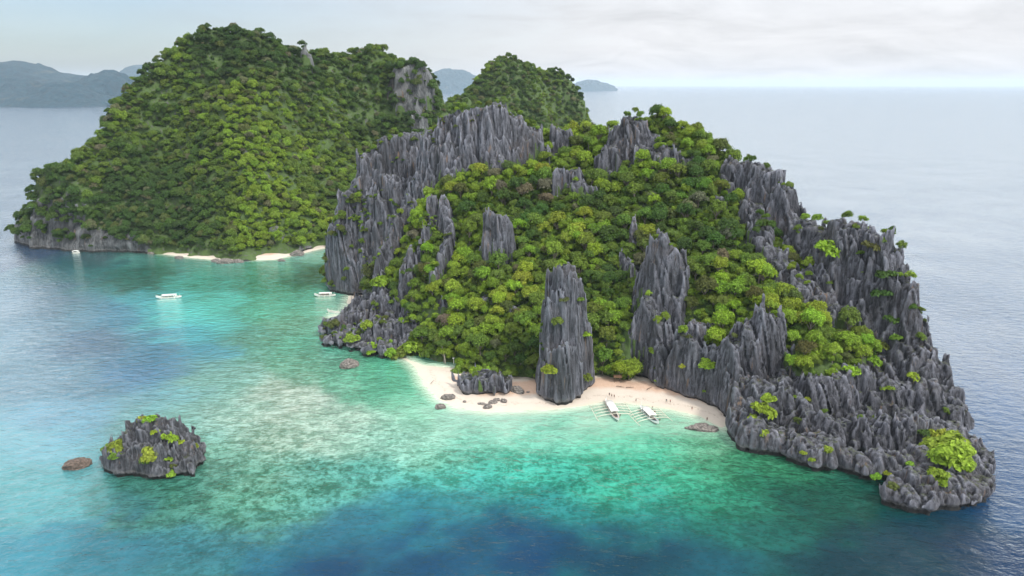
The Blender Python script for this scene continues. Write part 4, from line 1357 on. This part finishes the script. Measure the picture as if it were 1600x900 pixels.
# ---- single bushes growing on bare rock
BUSH = [  # px, py, radius px, colour
    (1290, 393, 20, 'lime'), (1265, 410, 11, 'yellow'), (1358, 386, 12, 'olive'), (1384, 432, 13, 'forest'), (1376, 462, 13, 'forest'), (1392, 500, 10, 'forest'),
    (1190, 642, 17, 'lime'), (1200, 622, 10, 'yellow'), (1178, 656, 10, 'lime'), (1192, 678, 9, 'yellow'), (1440, 676, 9, 'forest'),
    (1385, 608, 9, 'lime'), (1425, 590, 10, 'yellow'), (1294, 703, 8, 'lime'), (1262, 624, 6, 'lime'), (1244, 621, 5, 'yellow'), (1255, 707, 5, 'yellow'), (1269, 719, 5, 'lime'),
    (1420, 725, 6, 'lime'), (1369, 745, 7, 'lime'), (1386, 741, 6, 'yellow'), (1394, 760, 8, 'olive'), (1105, 570, 12, 'lime'), (1066, 572, 5, 'yellow'),
    (860, 578, 12, 'lime'), (872, 502, 9, 'mid'), (880, 468, 7, 'olive'), (916, 525, 8, 'lime'), (915, 590, 9, 'mid'), (906, 470, 8, 'mid'),
    (718, 578, 11, 'mid'), (742, 580, 11, 'lime'), (764, 575, 11, 'yellow'), (522, 506, 9, 'olive'), (550, 529, 11, 'yellow'), (574, 508, 9, 'lime'), (584, 540, 8, 'yellow'),
    (597, 442, 15, 'lime'), (580, 552, 6, 'lime'), (645, 545, 18, 'lime'), (625, 553, 13, 'mid'), (610, 551, 9, 'lime'), (662, 552, 10, 'mid'),
    (1480, 698, 27, 'yellow'), (1486, 716, 24, 'yellow'), (1480, 690, 20, 'yellow'), (1462, 682, 15, 'yellow'), (1498, 705, 18, 'yellow'), (1475, 715, 21, 'yellow'), (1492, 728, 18, 'lime'), (1465, 742, 13, 'lime'), (1455, 700, 12, 'yellow'), (1470, 752, 12, 'lime'),
    (1345, 545, 13, 'lime'), (1312, 560, 12, 'mid'), (1362, 565, 12, 'yellow'), (1330, 580, 11, 'lime'), (1300, 585, 10, 'lime'), (1285, 520, 12, 'mid'), (1270, 545, 16, 'lime'),
    (1375, 540, 11, 'mid'), (1335, 520, 9, 'forest'), (1255, 560, 12, 'lime'), (1400, 530, 9, 'mid')]
ISB = [(176, 684, 9, 'lime'), (187, 698, 12, 'lime'), (168, 700, 6, 'mid'), (236, 657, 9, 'lime'), (222, 656, 6, 'yellow'), (264, 684, 9, 'lime'), (283, 692, 5, 'yellow'),
       (235, 710, 11, 'lime'), (228, 718, 7, 'mid'), (262, 718, 5, 'yellow'), (267, 738, 7, 'yellow'), (243, 676, 5, 'yellow'), (303, 698, 5, 'lime'), (270, 728, 5, 'olive'), (181, 712, 7, 'mid')]
made = []
for (a, b, r, c) in BUSH + ISB:
    isl = (a, b, r, c) in ISB
    r = r * (1.4 if isl else 1.15)
    p = hit(a, b, hstack if isl else hmain, 165, 300 if isl else 400)
    if p is None: continue
    _, _, d = proj(*p)
    made.append((a, b, WORD[c], r, p, d, c, isl))
LMs = LM
LM = LM + [(235, 700, 'the lone sea stack')] + [(1475, 715, 'the far right tip of the island')]
lab2 = []
from collections import Counter
raw = make_labels([(m[0], m[1], m[2], m[3]) for m in made], 'bush', lambda s: 'big' if s > 10 else ('tiny' if s < 7 else 'small'))
def stackpos(a, b):
    return ('upper ' if b < 672 else 'lower ' if b > 705 else 'middle ') + ('left' if a < 205 else 'right' if a > 255 else 'centre')
for m_, l_ in zip(made, raw):
    if m_[7]:
        l_ = ('big' if m_[3] > 12 else 'small') + ' ' + m_[2] + ' bush on the ' + stackpos(m_[0], m_[1]) + ' of the lone sea stack'
    lab2.append(l_)
cnt = Counter(lab2)
seen = {}
for i, l_ in enumerate(lab2):
    if cnt[l_] > 1:
        seen[l_] = seen.get(l_, 0) + 1
        lab2[i] = ('upper ' if seen[l_] == 1 else 'lower ') + l_
first = None
for (m_, l_) in zip(made, lab2):
    a, b, wd, r, p, d, c, isl = m_
    R = r * d / FPX
    me = SHRUBS[len(l_) % 3]
    o = bpy.data.objects.new('bush', me) if first is None else first.copy()
    COL.objects.link(o)
    if first is None: first = o
    o.data = me
    o.location = (p[0], p[1] - R * .1, p[2] - R * .25)
    o.rotation_euler = (0.25, 0, float(r_.rand() * 6.28))
    o.scale = (R * 1.15, R * 1.1, R * 1.25)
    jv = .85 + .3 * r_.rand(3)
    o['tint'] = [float(PAL[c][j] * jv[j]) for j in range(3)]
    o['label'] = l_; o['category'] = 'bush'; o['group'] = 'bushes rooted on bare rock'
#%%OBJ
# ------------------------------------------------------------------ boulders
def boulder(px, py, wpx, ratio, hr, label, mat=None, seed=0, z=0.0, rot=0.0, name='boulder', cat='boulder'):
    x, y = gr(px, py, z)
    _, _, d = proj(x, y, z)
    R = wpx * d / FPX / 2
    bm = bmesh.new()
    bmesh.ops.create_icosphere(bm, subdivisions=4, radius=1)
    co = np.array([v.co for v in bm.verts])
    n1 = vn3(co[:, 0] * 1.6 + seed, co[:, 1] * 1.6, co[:, 2] * 1.6, seed)
    n2 = 1 - np.abs(2 * vn3(co[:, 0] * 3 + seed, co[:, 1] * 3, co[:, 2] * 5, seed + 1) - 1)
    n3 = vn3(co[:, 0] * 8 + seed, co[:, 1] * 8, co[:, 2] * 8, seed + 2)
    f = .62 + .5 * n1 + .28 * n2 + .12 * n3
    for v, k in zip(bm.verts, f):
        v.co *= float(k)
        v.co.x *= R; v.co.y *= R * ratio; v.co.z *= R * hr
    me = bm_mesh(name, bm, mat or M_BOULDER, False)
    o = link(name, me, label=label, cat=cat, loc=(x, y, z + R * hr * .18))
    o.rotation_euler = (0, 0, rot)
    return o


boulder(545, 572, 26, .7, .6, 'grey boulder in the water off the left headland', seed=1, rot=.5)
boulder(701, 622, 20, .6, .55, 'layered grey boulder at the waterline left of the low crag', seed=2, z=.2)
boulder(688, 637, 14, .8, .7, 'small dark boulder standing in the shallows, farthest left of the beach', seed=3)
boulder(726, 628, 5, .8, .8, 'tiny black stone on the sand beside the low crag', seed=4, z=.4)
boulder(762, 637, 13, .8, .7, 'grey boulder lowest of the cluster below the low crag', seed=5)
boulder(753, 632, 14, .5, .3, 'flat dark stone left in the cluster below the low crag', seed=6, z=.1)
boulder(770, 630, 13, .6, .6, 'brownish boulder in the middle of the cluster below the low crag', seed=7, z=.2)
boulder(776, 626, 10, .7, .6, 'rusty stone uppermost of the cluster below the low crag', seed=8, z=.4)
boulder(787, 628, 9, .9, 1.0, 'round boulder right of the cluster below the low crag', seed=9, z=.4)
boulder(808, 612, 22, .6, .6, 'slanting striped boulder between low crag and tall rock pillar', seed=10, z=.8, rot=-.6)
boulder(825, 614, 6, .8, .6, 'tiny stone at the foot of the tall rock pillar', seed=11, z=.7)
boulder(1098, 671, 44, .35, .22, 'long flat grey rock slab lying in the shallows at the right beach end', seed=12, rot=-.1)
boulder(1096, 664, 19, .4, .25, 'smaller flat rock slab behind the long one at the right beach end', seed=13)
boulder(121, 729, 35, .55, .55, 'rust brown rock breaking the water left of the sea stack', M_BROWNROCK, seed=14, rot=.35, name='rock', cat='rock')
boulder(352, 411, 22, .5, .5, 'pale boulder at the middle of the left island beach', seed=15)
boulder(338, 409, 14, .5, .5, 'pale boulder left of the big one on the left island beach', seed=16)
boulder(372, 410, 16, .5, .5, 'pale boulder right of the big one on the left island beach', seed=17)
boulder(465, 399, 18, .6, .7, 'grey boulder where the left island beach meets the jungle', seed=18)
boulder(236, 397, 9, .6, .6, 'dark rock at the left end of the left island beach', seed=19)
boulder(280, 404, 12, .6, .6, 'dark shore rock left of the pale boulders under the jungle', seed=20)
boulder(440, 408, 10, .6, .6, 'dark shore rock below the small grey cliff of the left island', seed=21)


# ------------------------------------------------------------------ outrigger boats
def boat(px, py, L, beam, arm, heading, label, roof_mat, roofL, narm=4, roof=True, z=0.0, cat='outrigger boat', covered=None, trim=None):
    x, y = gr(px, py, 0)
    root = bpy.data.objects.new('outrigger_boat', None); COL.objects.link(root)
    root.location = (x, y, z); root.rotation_euler = (0, 0, heading)
    root['label'] = label; root['category'] = cat; root['group'] = 'outrigger boats'
    # hull
    bm = bmesh.new()
    n = 25
    rings = []
    for i in range(n):
        s = -1 + 2 * i / (n - 1)
        wd = beam / 2 * (1 - abs(s) ** 3.2) + .05
        rise = 0.95 * max(0, s - .45) ** 1.6 * 3 + .5 * max(0, -s - .6) * 1.6
        top = .95 + rise
        kz = -.35 + (abs(s) ** 4) * .95 + rise * .5
        X = s * L / 2
        out = [(-wd, top), (-wd * .92, .3 + rise * .6), (-wd * .45, kz + .12), (0, kz), (wd * .45, kz + .12), (wd * .92, .3 + rise * .6), (wd, top),
               (wd * .8, top - .02), (wd * .7, max(kz + .3, .45)), (-wd * .7, max(kz + .3, .45)), (-wd * .8, top - .02)]
        rings.append([bm.verts.new((X, a, b)) for a, b in out])
    m = len(rings[0])
    for A, B in zip(rings[:-1], rings[1:]):
        for k in range(m): bm.faces.new((A[k], A[(k + 1) % m], B[(k + 1) % m], B[k]))
    bm.faces.new(rings[0]); bm.faces.new(rings[-1][::-1])
    link('hull', bm_mesh('hull', bm, M_WHITE, False), parent=root)
    bm = bmesh.new(); bmesh.ops.create_cube(bm, size=1)
    for v in bm.verts: v.co = Vector((v.co.x * L * .62, v.co.y * beam * .72, v.co.z * .05 + .62))
    link('deck', bm_mesh('deck', bm, M_DARK), parent=root)
    # cabin roof on posts
    if roof:
        bm = bmesh.new()
        ns, wr = 7, beam * .62
        for sgn in (0,):
            top, bot = [], []
            for i in range(ns):
                a = -1 + 2 * i / (ns - 1)
                for j, X in enumerate((-roofL / 2, -roofL / 6, roofL / 6, roofL / 2)):
                    zt = 2.45 - .25 * a * a
                    top.append(bm.verts.new((X - .4, a * wr, zt))); bot.append(bm.verts.new((X - .4, a * wr, zt - .08)))
            for i in range(ns - 1):
                for j in range(3):
                    q = [i * 4 + j, (i + 1) * 4 + j, (i + 1) * 4 + j + 1, i * 4 + j + 1]
                    bm.faces.new([top[k] for k in q]); bm.faces.new([bot[k] for k in q[::-1]])
            for i in range(ns - 1):
                for j in (0, 3):
                    bm.faces.new([top[i * 4 + j], top[(i + 1) * 4 + j], bot[(i + 1) * 4 + j], bot[i * 4 + j]])
            for j in range(3):
                for i in (0, ns - 1):
                    bm.faces.new([top[i * 4 + j], top[i * 4 + j + 1], bot[i * 4 + j + 1], bot[i * 4 + j]])
        link('roof', bm_mesh('roof', bm, roof_mat, True), parent=root)
        first = None
        for X in (-roofL * .46, 0, roofL * .42):
            for sy_ in (-1, 1):
                if first is None:
                    bm = bmesh.new(); tube(bm, [(0, 0, .7), (0, 0, 2.25)], [.05, .05], 6)
                    first = link('post', bm_mesh('post', bm, M_WHITE), parent=root); o = first
                else:
                    o = first.copy(); COL.objects.link(o); o.parent = root
                o.location = (X - .4, sy_ * beam * .48, 0)
        bm = bmesh.new()
        bmesh.ops.create_cube(bm, size=1)
        for v in bm.verts: v.co = Vector((v.co.x * 1.3 - roofL / 2 + .6, v.co.y * beam * .8, v.co.z * 1.3 + 1.5))
        bmesh.ops.bevel(bm, geom=bm.edges[:], offset=.12, segments=2, affect='EDGES')
        link('cabin', bm_mesh('cabin', bm, M_WHITE), parent=root)
        for X in (-roofL * .22, roofL * .02, roofL * .25):
            bm = bmesh.new(); bmesh.ops.create_cube(bm, size=1)
            for v in bm.verts: v.co = Vector((v.co.x * .45 + X, v.co.y * beam * .7, v.co.z * .3 + .95))
            link('bench', bm_mesh('bench', bm, M_BAMBOO), parent=root)
        if covered:
            bm = bmesh.new(); bmesh.ops.create_cube(bm, size=1)
            for v in bm.verts: v.co = Vector((v.co.x * roofL * .8 - .3, v.co.y * .05 - beam * .52, v.co.z * .7 + 1.2))
            link('side_cover', bm_mesh('side_cover', bm, covered), parent=root)
    for sy_ in (-1, 1):
        bm = bmesh.new()
        P = []
        for i in range(13):
            s = -.92 + 1.86 * i / 12
            P.append((s * L / 2, sy_ * (beam / 2 * (1 - abs(s) ** 3.2) + .07), .93 + .95 * max(0, s - .45) ** 1.6 * 3 + .5 * max(0, -s - .6) * 1.6))
        tube(bm, P, [.07] * 13, 5)
        link('gunwale', bm_mesh('gunwale', bm, trim or M_BAMBOO, True), parent=root)
    # mast / prow post
    bm = bmesh.new(); tube(bm, [(L * .40, 0, 1.2), (L * .46, 0, 2.6)], [.07, .04], 6)
    link('prow_post', bm_mesh('prow_post', bm, M_WHITE), parent=root)
    bm = bmesh.new(); tube(bm, [(-L * .42, 0, .9), (-L * .44, 0, 3.0)], [.05, .04], 6)
    link('stern_pole', bm_mesh('stern_pole', bm, M_WHITE), parent=root)
    # outrigger arms and floats
    first = None
    for i in range(narm):
        X = -L * .27 + i * L * .50 / max(1, narm - 1)
        if first is None:
            bm = bmesh.new()
            P = [(0, -arm, .12), (0, -arm * .8, .75), (0, -arm * .4, 1.15), (0, 0, 1.2), (0, arm * .4, 1.15), (0, arm * .8, .75), (0, arm, .12)]
            tube(bm, P, [.13] * 7, 6)
            first = link('outrigger_arm', bm_mesh('outrigger_arm', bm, M_BAMBOO, True), parent=root); o = first
        else:
            o = first.copy(); COL.objects.link(o); o.parent = root
        o.location = (X, 0, 0)
    first = None
    for sy_ in (-1, 1):
        if first is None:
            bm = bmesh.new()
            tube(bm, [(-L * .36, 0, .08), (-L * .2, 0, .04), (L * .25, 0, .04), (L * .36, 0, .18), (L * .42, 0, .45)], [.1, .12, .12, .10, .06], 7)
            first = link('outrigger_float', bm_mesh('outrigger_float', bm, M_BAMBOO, True), parent=root); o = first
        else:
            o = first.copy(); COL.objects.link(o); o.parent = root
        o.location = (0, sy_ * arm, 0)
    bm = bmesh.new()
    for sy_ in (-1, 1):
        tube(bm, [(-L * .27, sy_ * arm * .62, 1.0), (L * .23, sy_ * arm * .62, 1.0)], [.05, .05], 5)
    link('tie_pole', bm_mesh('tie_pole', bm, M_BAMBOO), parent=root)
    return root


boat(956, 643, 18, 2.5, 7.2, math.radians(-82), 'white outrigger boat moored at the beach, the left of the two side by side', M_WHITE, 9, 5, trim=M_ORANGE)
boat(1014, 651, 15, 2.4, 6.6, math.radians(-74), 'white outrigger boat moored at the beach, the right of the two side by side', M_WHITE, 7, 5, trim=M_CLOTH[3])
boat(264, 466, 14, 2.2, 3.4, math.radians(190), 'white outrigger boat floating on bright turquoise water of the left lagoon', M_WHITE, 8, 3)
boat(508, 463, 12.5, 2.0, 3.6, math.radians(184), 'outrigger boat with red brown side cover beside the small left cove', M_WHITE, 7.5, 3, covered=M_ORANGE)
boat(521, 489, 8, 1.2, 2.4, math.radians(160), 'small roofless outrigger canoe behind the spiky left headland', M_WHITE, 3, 2, roof=False, cat='canoe')
boat(119, 396, 6, 1.2, 1.2, math.radians(175), 'tiny white boat far off below the left island cliff', M_WHITE, 4, 2, cat='boat')


# ------------------------------------------------------------------ people
def person_mesh(pose):
    V, E, Rd = [], [], []

    def add(p, r, par=None):
        V.append(p); Rd.append(r)
        if par is not None: E.append((par, len(V) - 1))
        return len(V) - 1
    pel = add((0, 0, .93), .125)
    wa = add((0, .0, 1.10), .11, pel); ch = add((0, -.01, 1.33), .135, wa); nk = add((0, 0, 1.49), .055, ch)
    hd = add((0, -.01, 1.58), .085, nk); h2 = add((0, -.015, 1.68), .085, hd)
    add((0, -.11, 1.61), .016, hd)
    step, arm = {'stand': (.03, .05), 'walk': (.24, .28), 'wave': (.05, .5)}[pose]
    for s in (-1, 1):
        hp = add((s * .10, 0, .88), .095, pel)
        kn = add((s * .11, -s * step * .5 - .02, .48), .062, hp)
        an = add((s * .11, -s * step, .09), .04, kn)
        add((s * .12, -s * step - .14, .03), .032, an)
        sh = add((s * .19, 0, 1.41), .055, ch)
        el = add((s * (.25 + arm * .3), s * step * .4, 1.14 if pose != 'wave' else 1.36), .042, sh)
        if pose == 'wave':
            wr = add((s * (.50), -.12, 1.42), .03, el); d = Vector((s * .8, -.5, .2)).normalized()
        else:
            wr = add((s * (.27 + arm * .35), s * step * .4 - .1, .90), .03, el); d = Vector((s * .1, -.25, -1)).normalized()
        wp = Vector(V[wr]); pm = add(tuple(wp + d * .07), .034, wr)
        side = d.cross(Vector((1, 0, 0))).normalized()
        for f_, ln in zip((-1.5, -.5, .5, 1.5), (.065, .08, .075, .055)):
            k1 = add(tuple(wp + d * .11 + side * f_ * .02), .010, pm)
            add(tuple(wp + d * (.11 + ln) + side * f_ * .022 + Vector((-s * .02, 0, 0))), .008, k1)
        add(tuple(wp + d * .07 - side * .055), .010, pm)
    me = bpy.data.meshes.new('person')
    me.from_pydata(V, E, []); me.update()
    o = bpy.data.objects.new('person', me); COL.objects.link(o)
    sk = o.modifiers.new('skin', 'SKIN')
    ss = o.modifiers.new('sub', 'SUBSURF'); ss.levels = 1
    for i, d in enumerate(me.skin_vertices[0].data):
        d.radius = (Rd[i], Rd[i]); d.use_root = (i == 0)
    dg = bpy.context.evaluated_depsgraph_get()
    out = bpy.data.meshes.new_from_object(o.evaluated_get(dg))
    bpy.data.objects.remove(o)
    out.name = 'person'
    for p in out.polygons: p.use_smooth = True
    return out


def garment(body, z0, z1, mat, name, xmax=.24):
    """clothing that follows the body between two heights"""
    vs = [v.co.copy() for v in body.vertices]; ns = [v.normal.copy() for v in body.vertices]
    keep = [p for p in body.polygons if all(z0 <= vs[i].z <= z1 and abs(vs[i].x) < xmax for i in p.vertices)]
    used = sorted({i for p in keep for i in p.vertices}); mp = {i: k for k, i in enumerate(used)}
    me = bpy.data.meshes.new(name)
    me.from_pydata([tuple(vs[i] + ns[i] * .014) for i in used], [], [tuple(mp[i] for i in p.vertices) for p in keep])
    me.materials.append(mat); me.update()
    return me


BODIES = {}
for ps in ('stand', 'walk', 'wave'):
    b = person_mesh(ps); b.materials.append(M_SKIN); BODIES[ps] = b
HAIRS = {ps: garment(b, 1.63, 1.9, M_HAIR, 'hair') for ps, b in BODIES.items()}
GARM = {}
PEOPLE = [  # px, py of the feet, ground z, pose, heading, clothes, label
    (952, 619, .7, 'stand', 0.3, 1, 0, 'person in dark clothes standing behind the left boat, farthest left of three'),
    (955.5, 621, .6, 'walk', 1.0, 0, 1, 'person in navy on the sand behind the left boat, middle of three'),
    (959.5, 622, .6, 'stand', 2.0, 1, 1, 'person in black behind the left boat, farthest right of three'),
    (993.5, 628, .4, 'walk', 0.8, 0, 3, 'lone person walking on the sand between the two boats'),
    (1041, 629, .6, 'stand', 0.0, 3, 0, 'left one of the pair standing on the sand right of the boats'),
    (1047, 630, .6, 'wave', 0.2, 1, 2, 'right one of the pair standing on the sand right of the boats'),
    (1081, 641, .5, 'walk', 2.4, 2, 3, 'person alone in the middle of the right beach end'),
    (1104.5, 658, .2, 'stand', 3.0, 0, 1, 'person at the water edge behind the flat rock slab'),
    (1019, 640, -.2, 'wave', 0.6, 1, 0, 'wading person behind the right boat'),
    (1000, 644, -.5, 'stand', 1.6, 1, 2, 'wading person left of the right boat'),
    (1028, 651, -.6, 'walk', 4.0, 0, 1, 'wading person close to the right boat on its right side'),
    (1031, 657, -.8, 'stand', 5.0, 1, 0, 'person chest deep between right boat and its float'),
    (969, 650, -.7, 'stand', 0.9, 1, 0, 'person wading at the right side of the left boat'),
    (1023, 646, -.4, 'stand', 3.5, 2, 2, 'wading person in red just behind the right boat'),
]
bodyo, hairo = {}, {}
for (a, b, z, ps, hd_, c1, c2, lab) in PEOPLE:
    x, y = gr(a, b, max(z, 0))
    if ps not in bodyo:
        o = bpy.data.objects.new('person', BODIES[ps]); bodyo[ps] = o
        h = bpy.data.objects.new('hair', HAIRS[ps]); hairo[ps] = h
    else:
        o = bodyo[ps].copy(); h = hairo[ps].copy()
    COL.objects.link(o); COL.objects.link(h); h.parent = o
    for nm, z0, z1, c in (('shorts', .62, 1.02, c1), ('shirt', 1.0, 1.44, c2)):
        if (ps, nm, c) not in GARM: GARM[(ps, nm, c)] = garment(BODIES[ps], z0, z1, M_CLOTH[c], nm)
        g = bpy.data.objects.new(nm, GARM[(ps, nm, c)]); COL.objects.link(g); g.parent = o
    o.location = (x, y, z); o.rotation_euler = (0, 0, hd_)
    o['label'] = lab; o['category'] = 'person'; o['group'] = 'people on and off the beach'


# ------------------------------------------------------------------ driftwood, post, bamboo stand
def log(px, py, px2, py2, z, label, r=.16):
    a, b = gr(px, py, z), gr(px2, py2, z)
    bm = bmesh.new()
    n_ = 7
    P = []
    for i in range(n_):
        t = i / (n_ - 1)
        P.append(((b[0] - a[0]) * t, (b[1] - a[1]) * t + .25 * math.sin(t * 5), .1 + .06 * math.sin(t * 9)))
    tube(bm, P, [r * (1 - .5 * i / n_) for i in range(n_)], 7)
    tube(bm, [P[3], (P[3][0] + .5, P[3][1] + .4, .5)], [r * .5, r * .2], 5)
    link('driftwood_log', bm_mesh('driftwood_log', bm, M_WOOD), label=label, cat='driftwood', loc=(a[0], a[1], z))


log(963, 604, 976, 605, 1.3, 'long driftwood log on the upper beach above the left boat')
log(978, 606, 990, 605, 1.3, 'second driftwood log right of the first on the upper beach')
log(1011, 609, 1019, 604, 1.4, 'slanting driftwood log under the trees by the right rocks')
log(673, 600, 678, 594, .6, 'forked driftwood branch on the left beach', .12)
log(648, 617, 657, 616, -.1, 'driftwood stick lying in the shallows off the left beach', .14)
x, y = gr(709, 566, 1.5)
post = bpy.data.objects.new('signpost', None); COL.objects.link(post); post.location = (x, y, 1.2)
post['label'] = 'white post with small board among the bushes behind the left beach'; post['category'] = 'signpost'
bm = bmesh.new(); tube(bm, [(0, 0, -.5), (0, 0, 2.4)], [.14, .14], 8); link('post', bm_mesh('post', bm, M_WHITE), parent=post)
bm = bmesh.new(); bmesh.ops.create_cube(bm, size=1)
for v in bm.verts: v.co = Vector((v.co.x * .9, v.co.y * .08 - .2, v.co.z * .5 + 2.3))
link('board', bm_mesh('board', bm, M_WHITE), parent=post)
x, y = gr(964, 592, 2)
st = bpy.data.objects.new('bamboo_shelter', None); COL.objects.link(st); st.location = (x, y - 1.0, 1.4)
st['label'] = 'small brown open shelter under the trees behind the left boat'; st['category'] = 'shelter'
for sx_ in (-1, 1):
    for sy_ in (-1, 1):
        bm = bmesh.new(); tube(bm, [(sx_ * 1.3, sy_ * .9, -.6), (sx_ * 1.3, sy_ * .9, 2.2)], [.09, .08], 6)
        link('post', bm_mesh('post', bm, M_WOOD), parent=st)
bm = bmesh.new()
vv = [bm.verts.new(c) for c in [(-1.7, -1.3, 2.1), (1.7, -1.3, 2.1), (1.7, 0, 2.9), (-1.7, 0, 2.9), (1.7, 1.3, 2.1), (-1.7, 1.3, 2.1)]]
bm.faces.new((vv[0], vv[1], vv[2], vv[3])); bm.faces.new((vv[3], vv[2], vv[4], vv[5]))
bmesh.ops.solidify(bm, geom=bm.faces[:], thickness=.15)
link('roof', bm_mesh('roof', bm, plain('dry_palm_thatch', (.25, .15, .09), .95, .3)), parent=st)

# slender pale trunked tree behind the left beach
x, y = gr(696, 566, 1.0)
t = bpy.data.objects.new('slender_tree', None); COL.objects.link(t); t.location = (x, y, .8)
t['label'] = 'tall slender tree with bare pale trunk at the left beach end'; t['category'] = 'tree'
bm = bmesh.new(); tube(bm, [(0, 0, -.5), (-.3, 0, 3), (-1.0, .2, 6), (-1.4, .2, 8)], [.28, .22, .17, .1], 7)
tube(bm, [(-.9, .2, 5.5), (.4, .3, 7.2), (1.2, .4, 8.2)], [.12, .08, .05], 5)
link('trunk', bm_mesh('trunk', bm, plain('pale_bark', (.42, .38, .33), .9, .2), True), parent=t)
for (dx, dy_, dz, s) in ((-1.6, 0, 7.9, 3.0), (1.3, .3, 7.8, 2.3)):
    o = bpy.data.objects.new('crown', CROWNS[1]); COL.objects.link(o); o.parent = t
    o.location = (dx, dy_, dz); o.scale = (s, s, s * .7); o['tint'] = [.10, .17, .035]
# ------------------------------------------------------------------ haze
import bmesh
def haze():
    bm = bmesh.new()
    bmesh.ops.create_cube(bm, size=1)
    me = bpy.data.meshes.new('haze'); bm.to_mesh(me); bm.free()
    m = bpy.data.materials.new('haze'); m.use_nodes = True
    n = NT(m.node_tree)
    v = n.n('ShaderNodeVolumePrincipled', {'Color': (0.74, 0.86, 0.97, 1), 'Density': 0.000038, 'Anisotropy': 0.0})
    n.n('ShaderNodeOutputMaterial', {'Volume': v.outputs[0]})
    o = link('haze', me, m, kind='stuff', label='thin blue sea haze that pales the far hills')
    o.scale = (198000, 96000, 411)
    o.location = (0, 44000, 204.5)
haze()
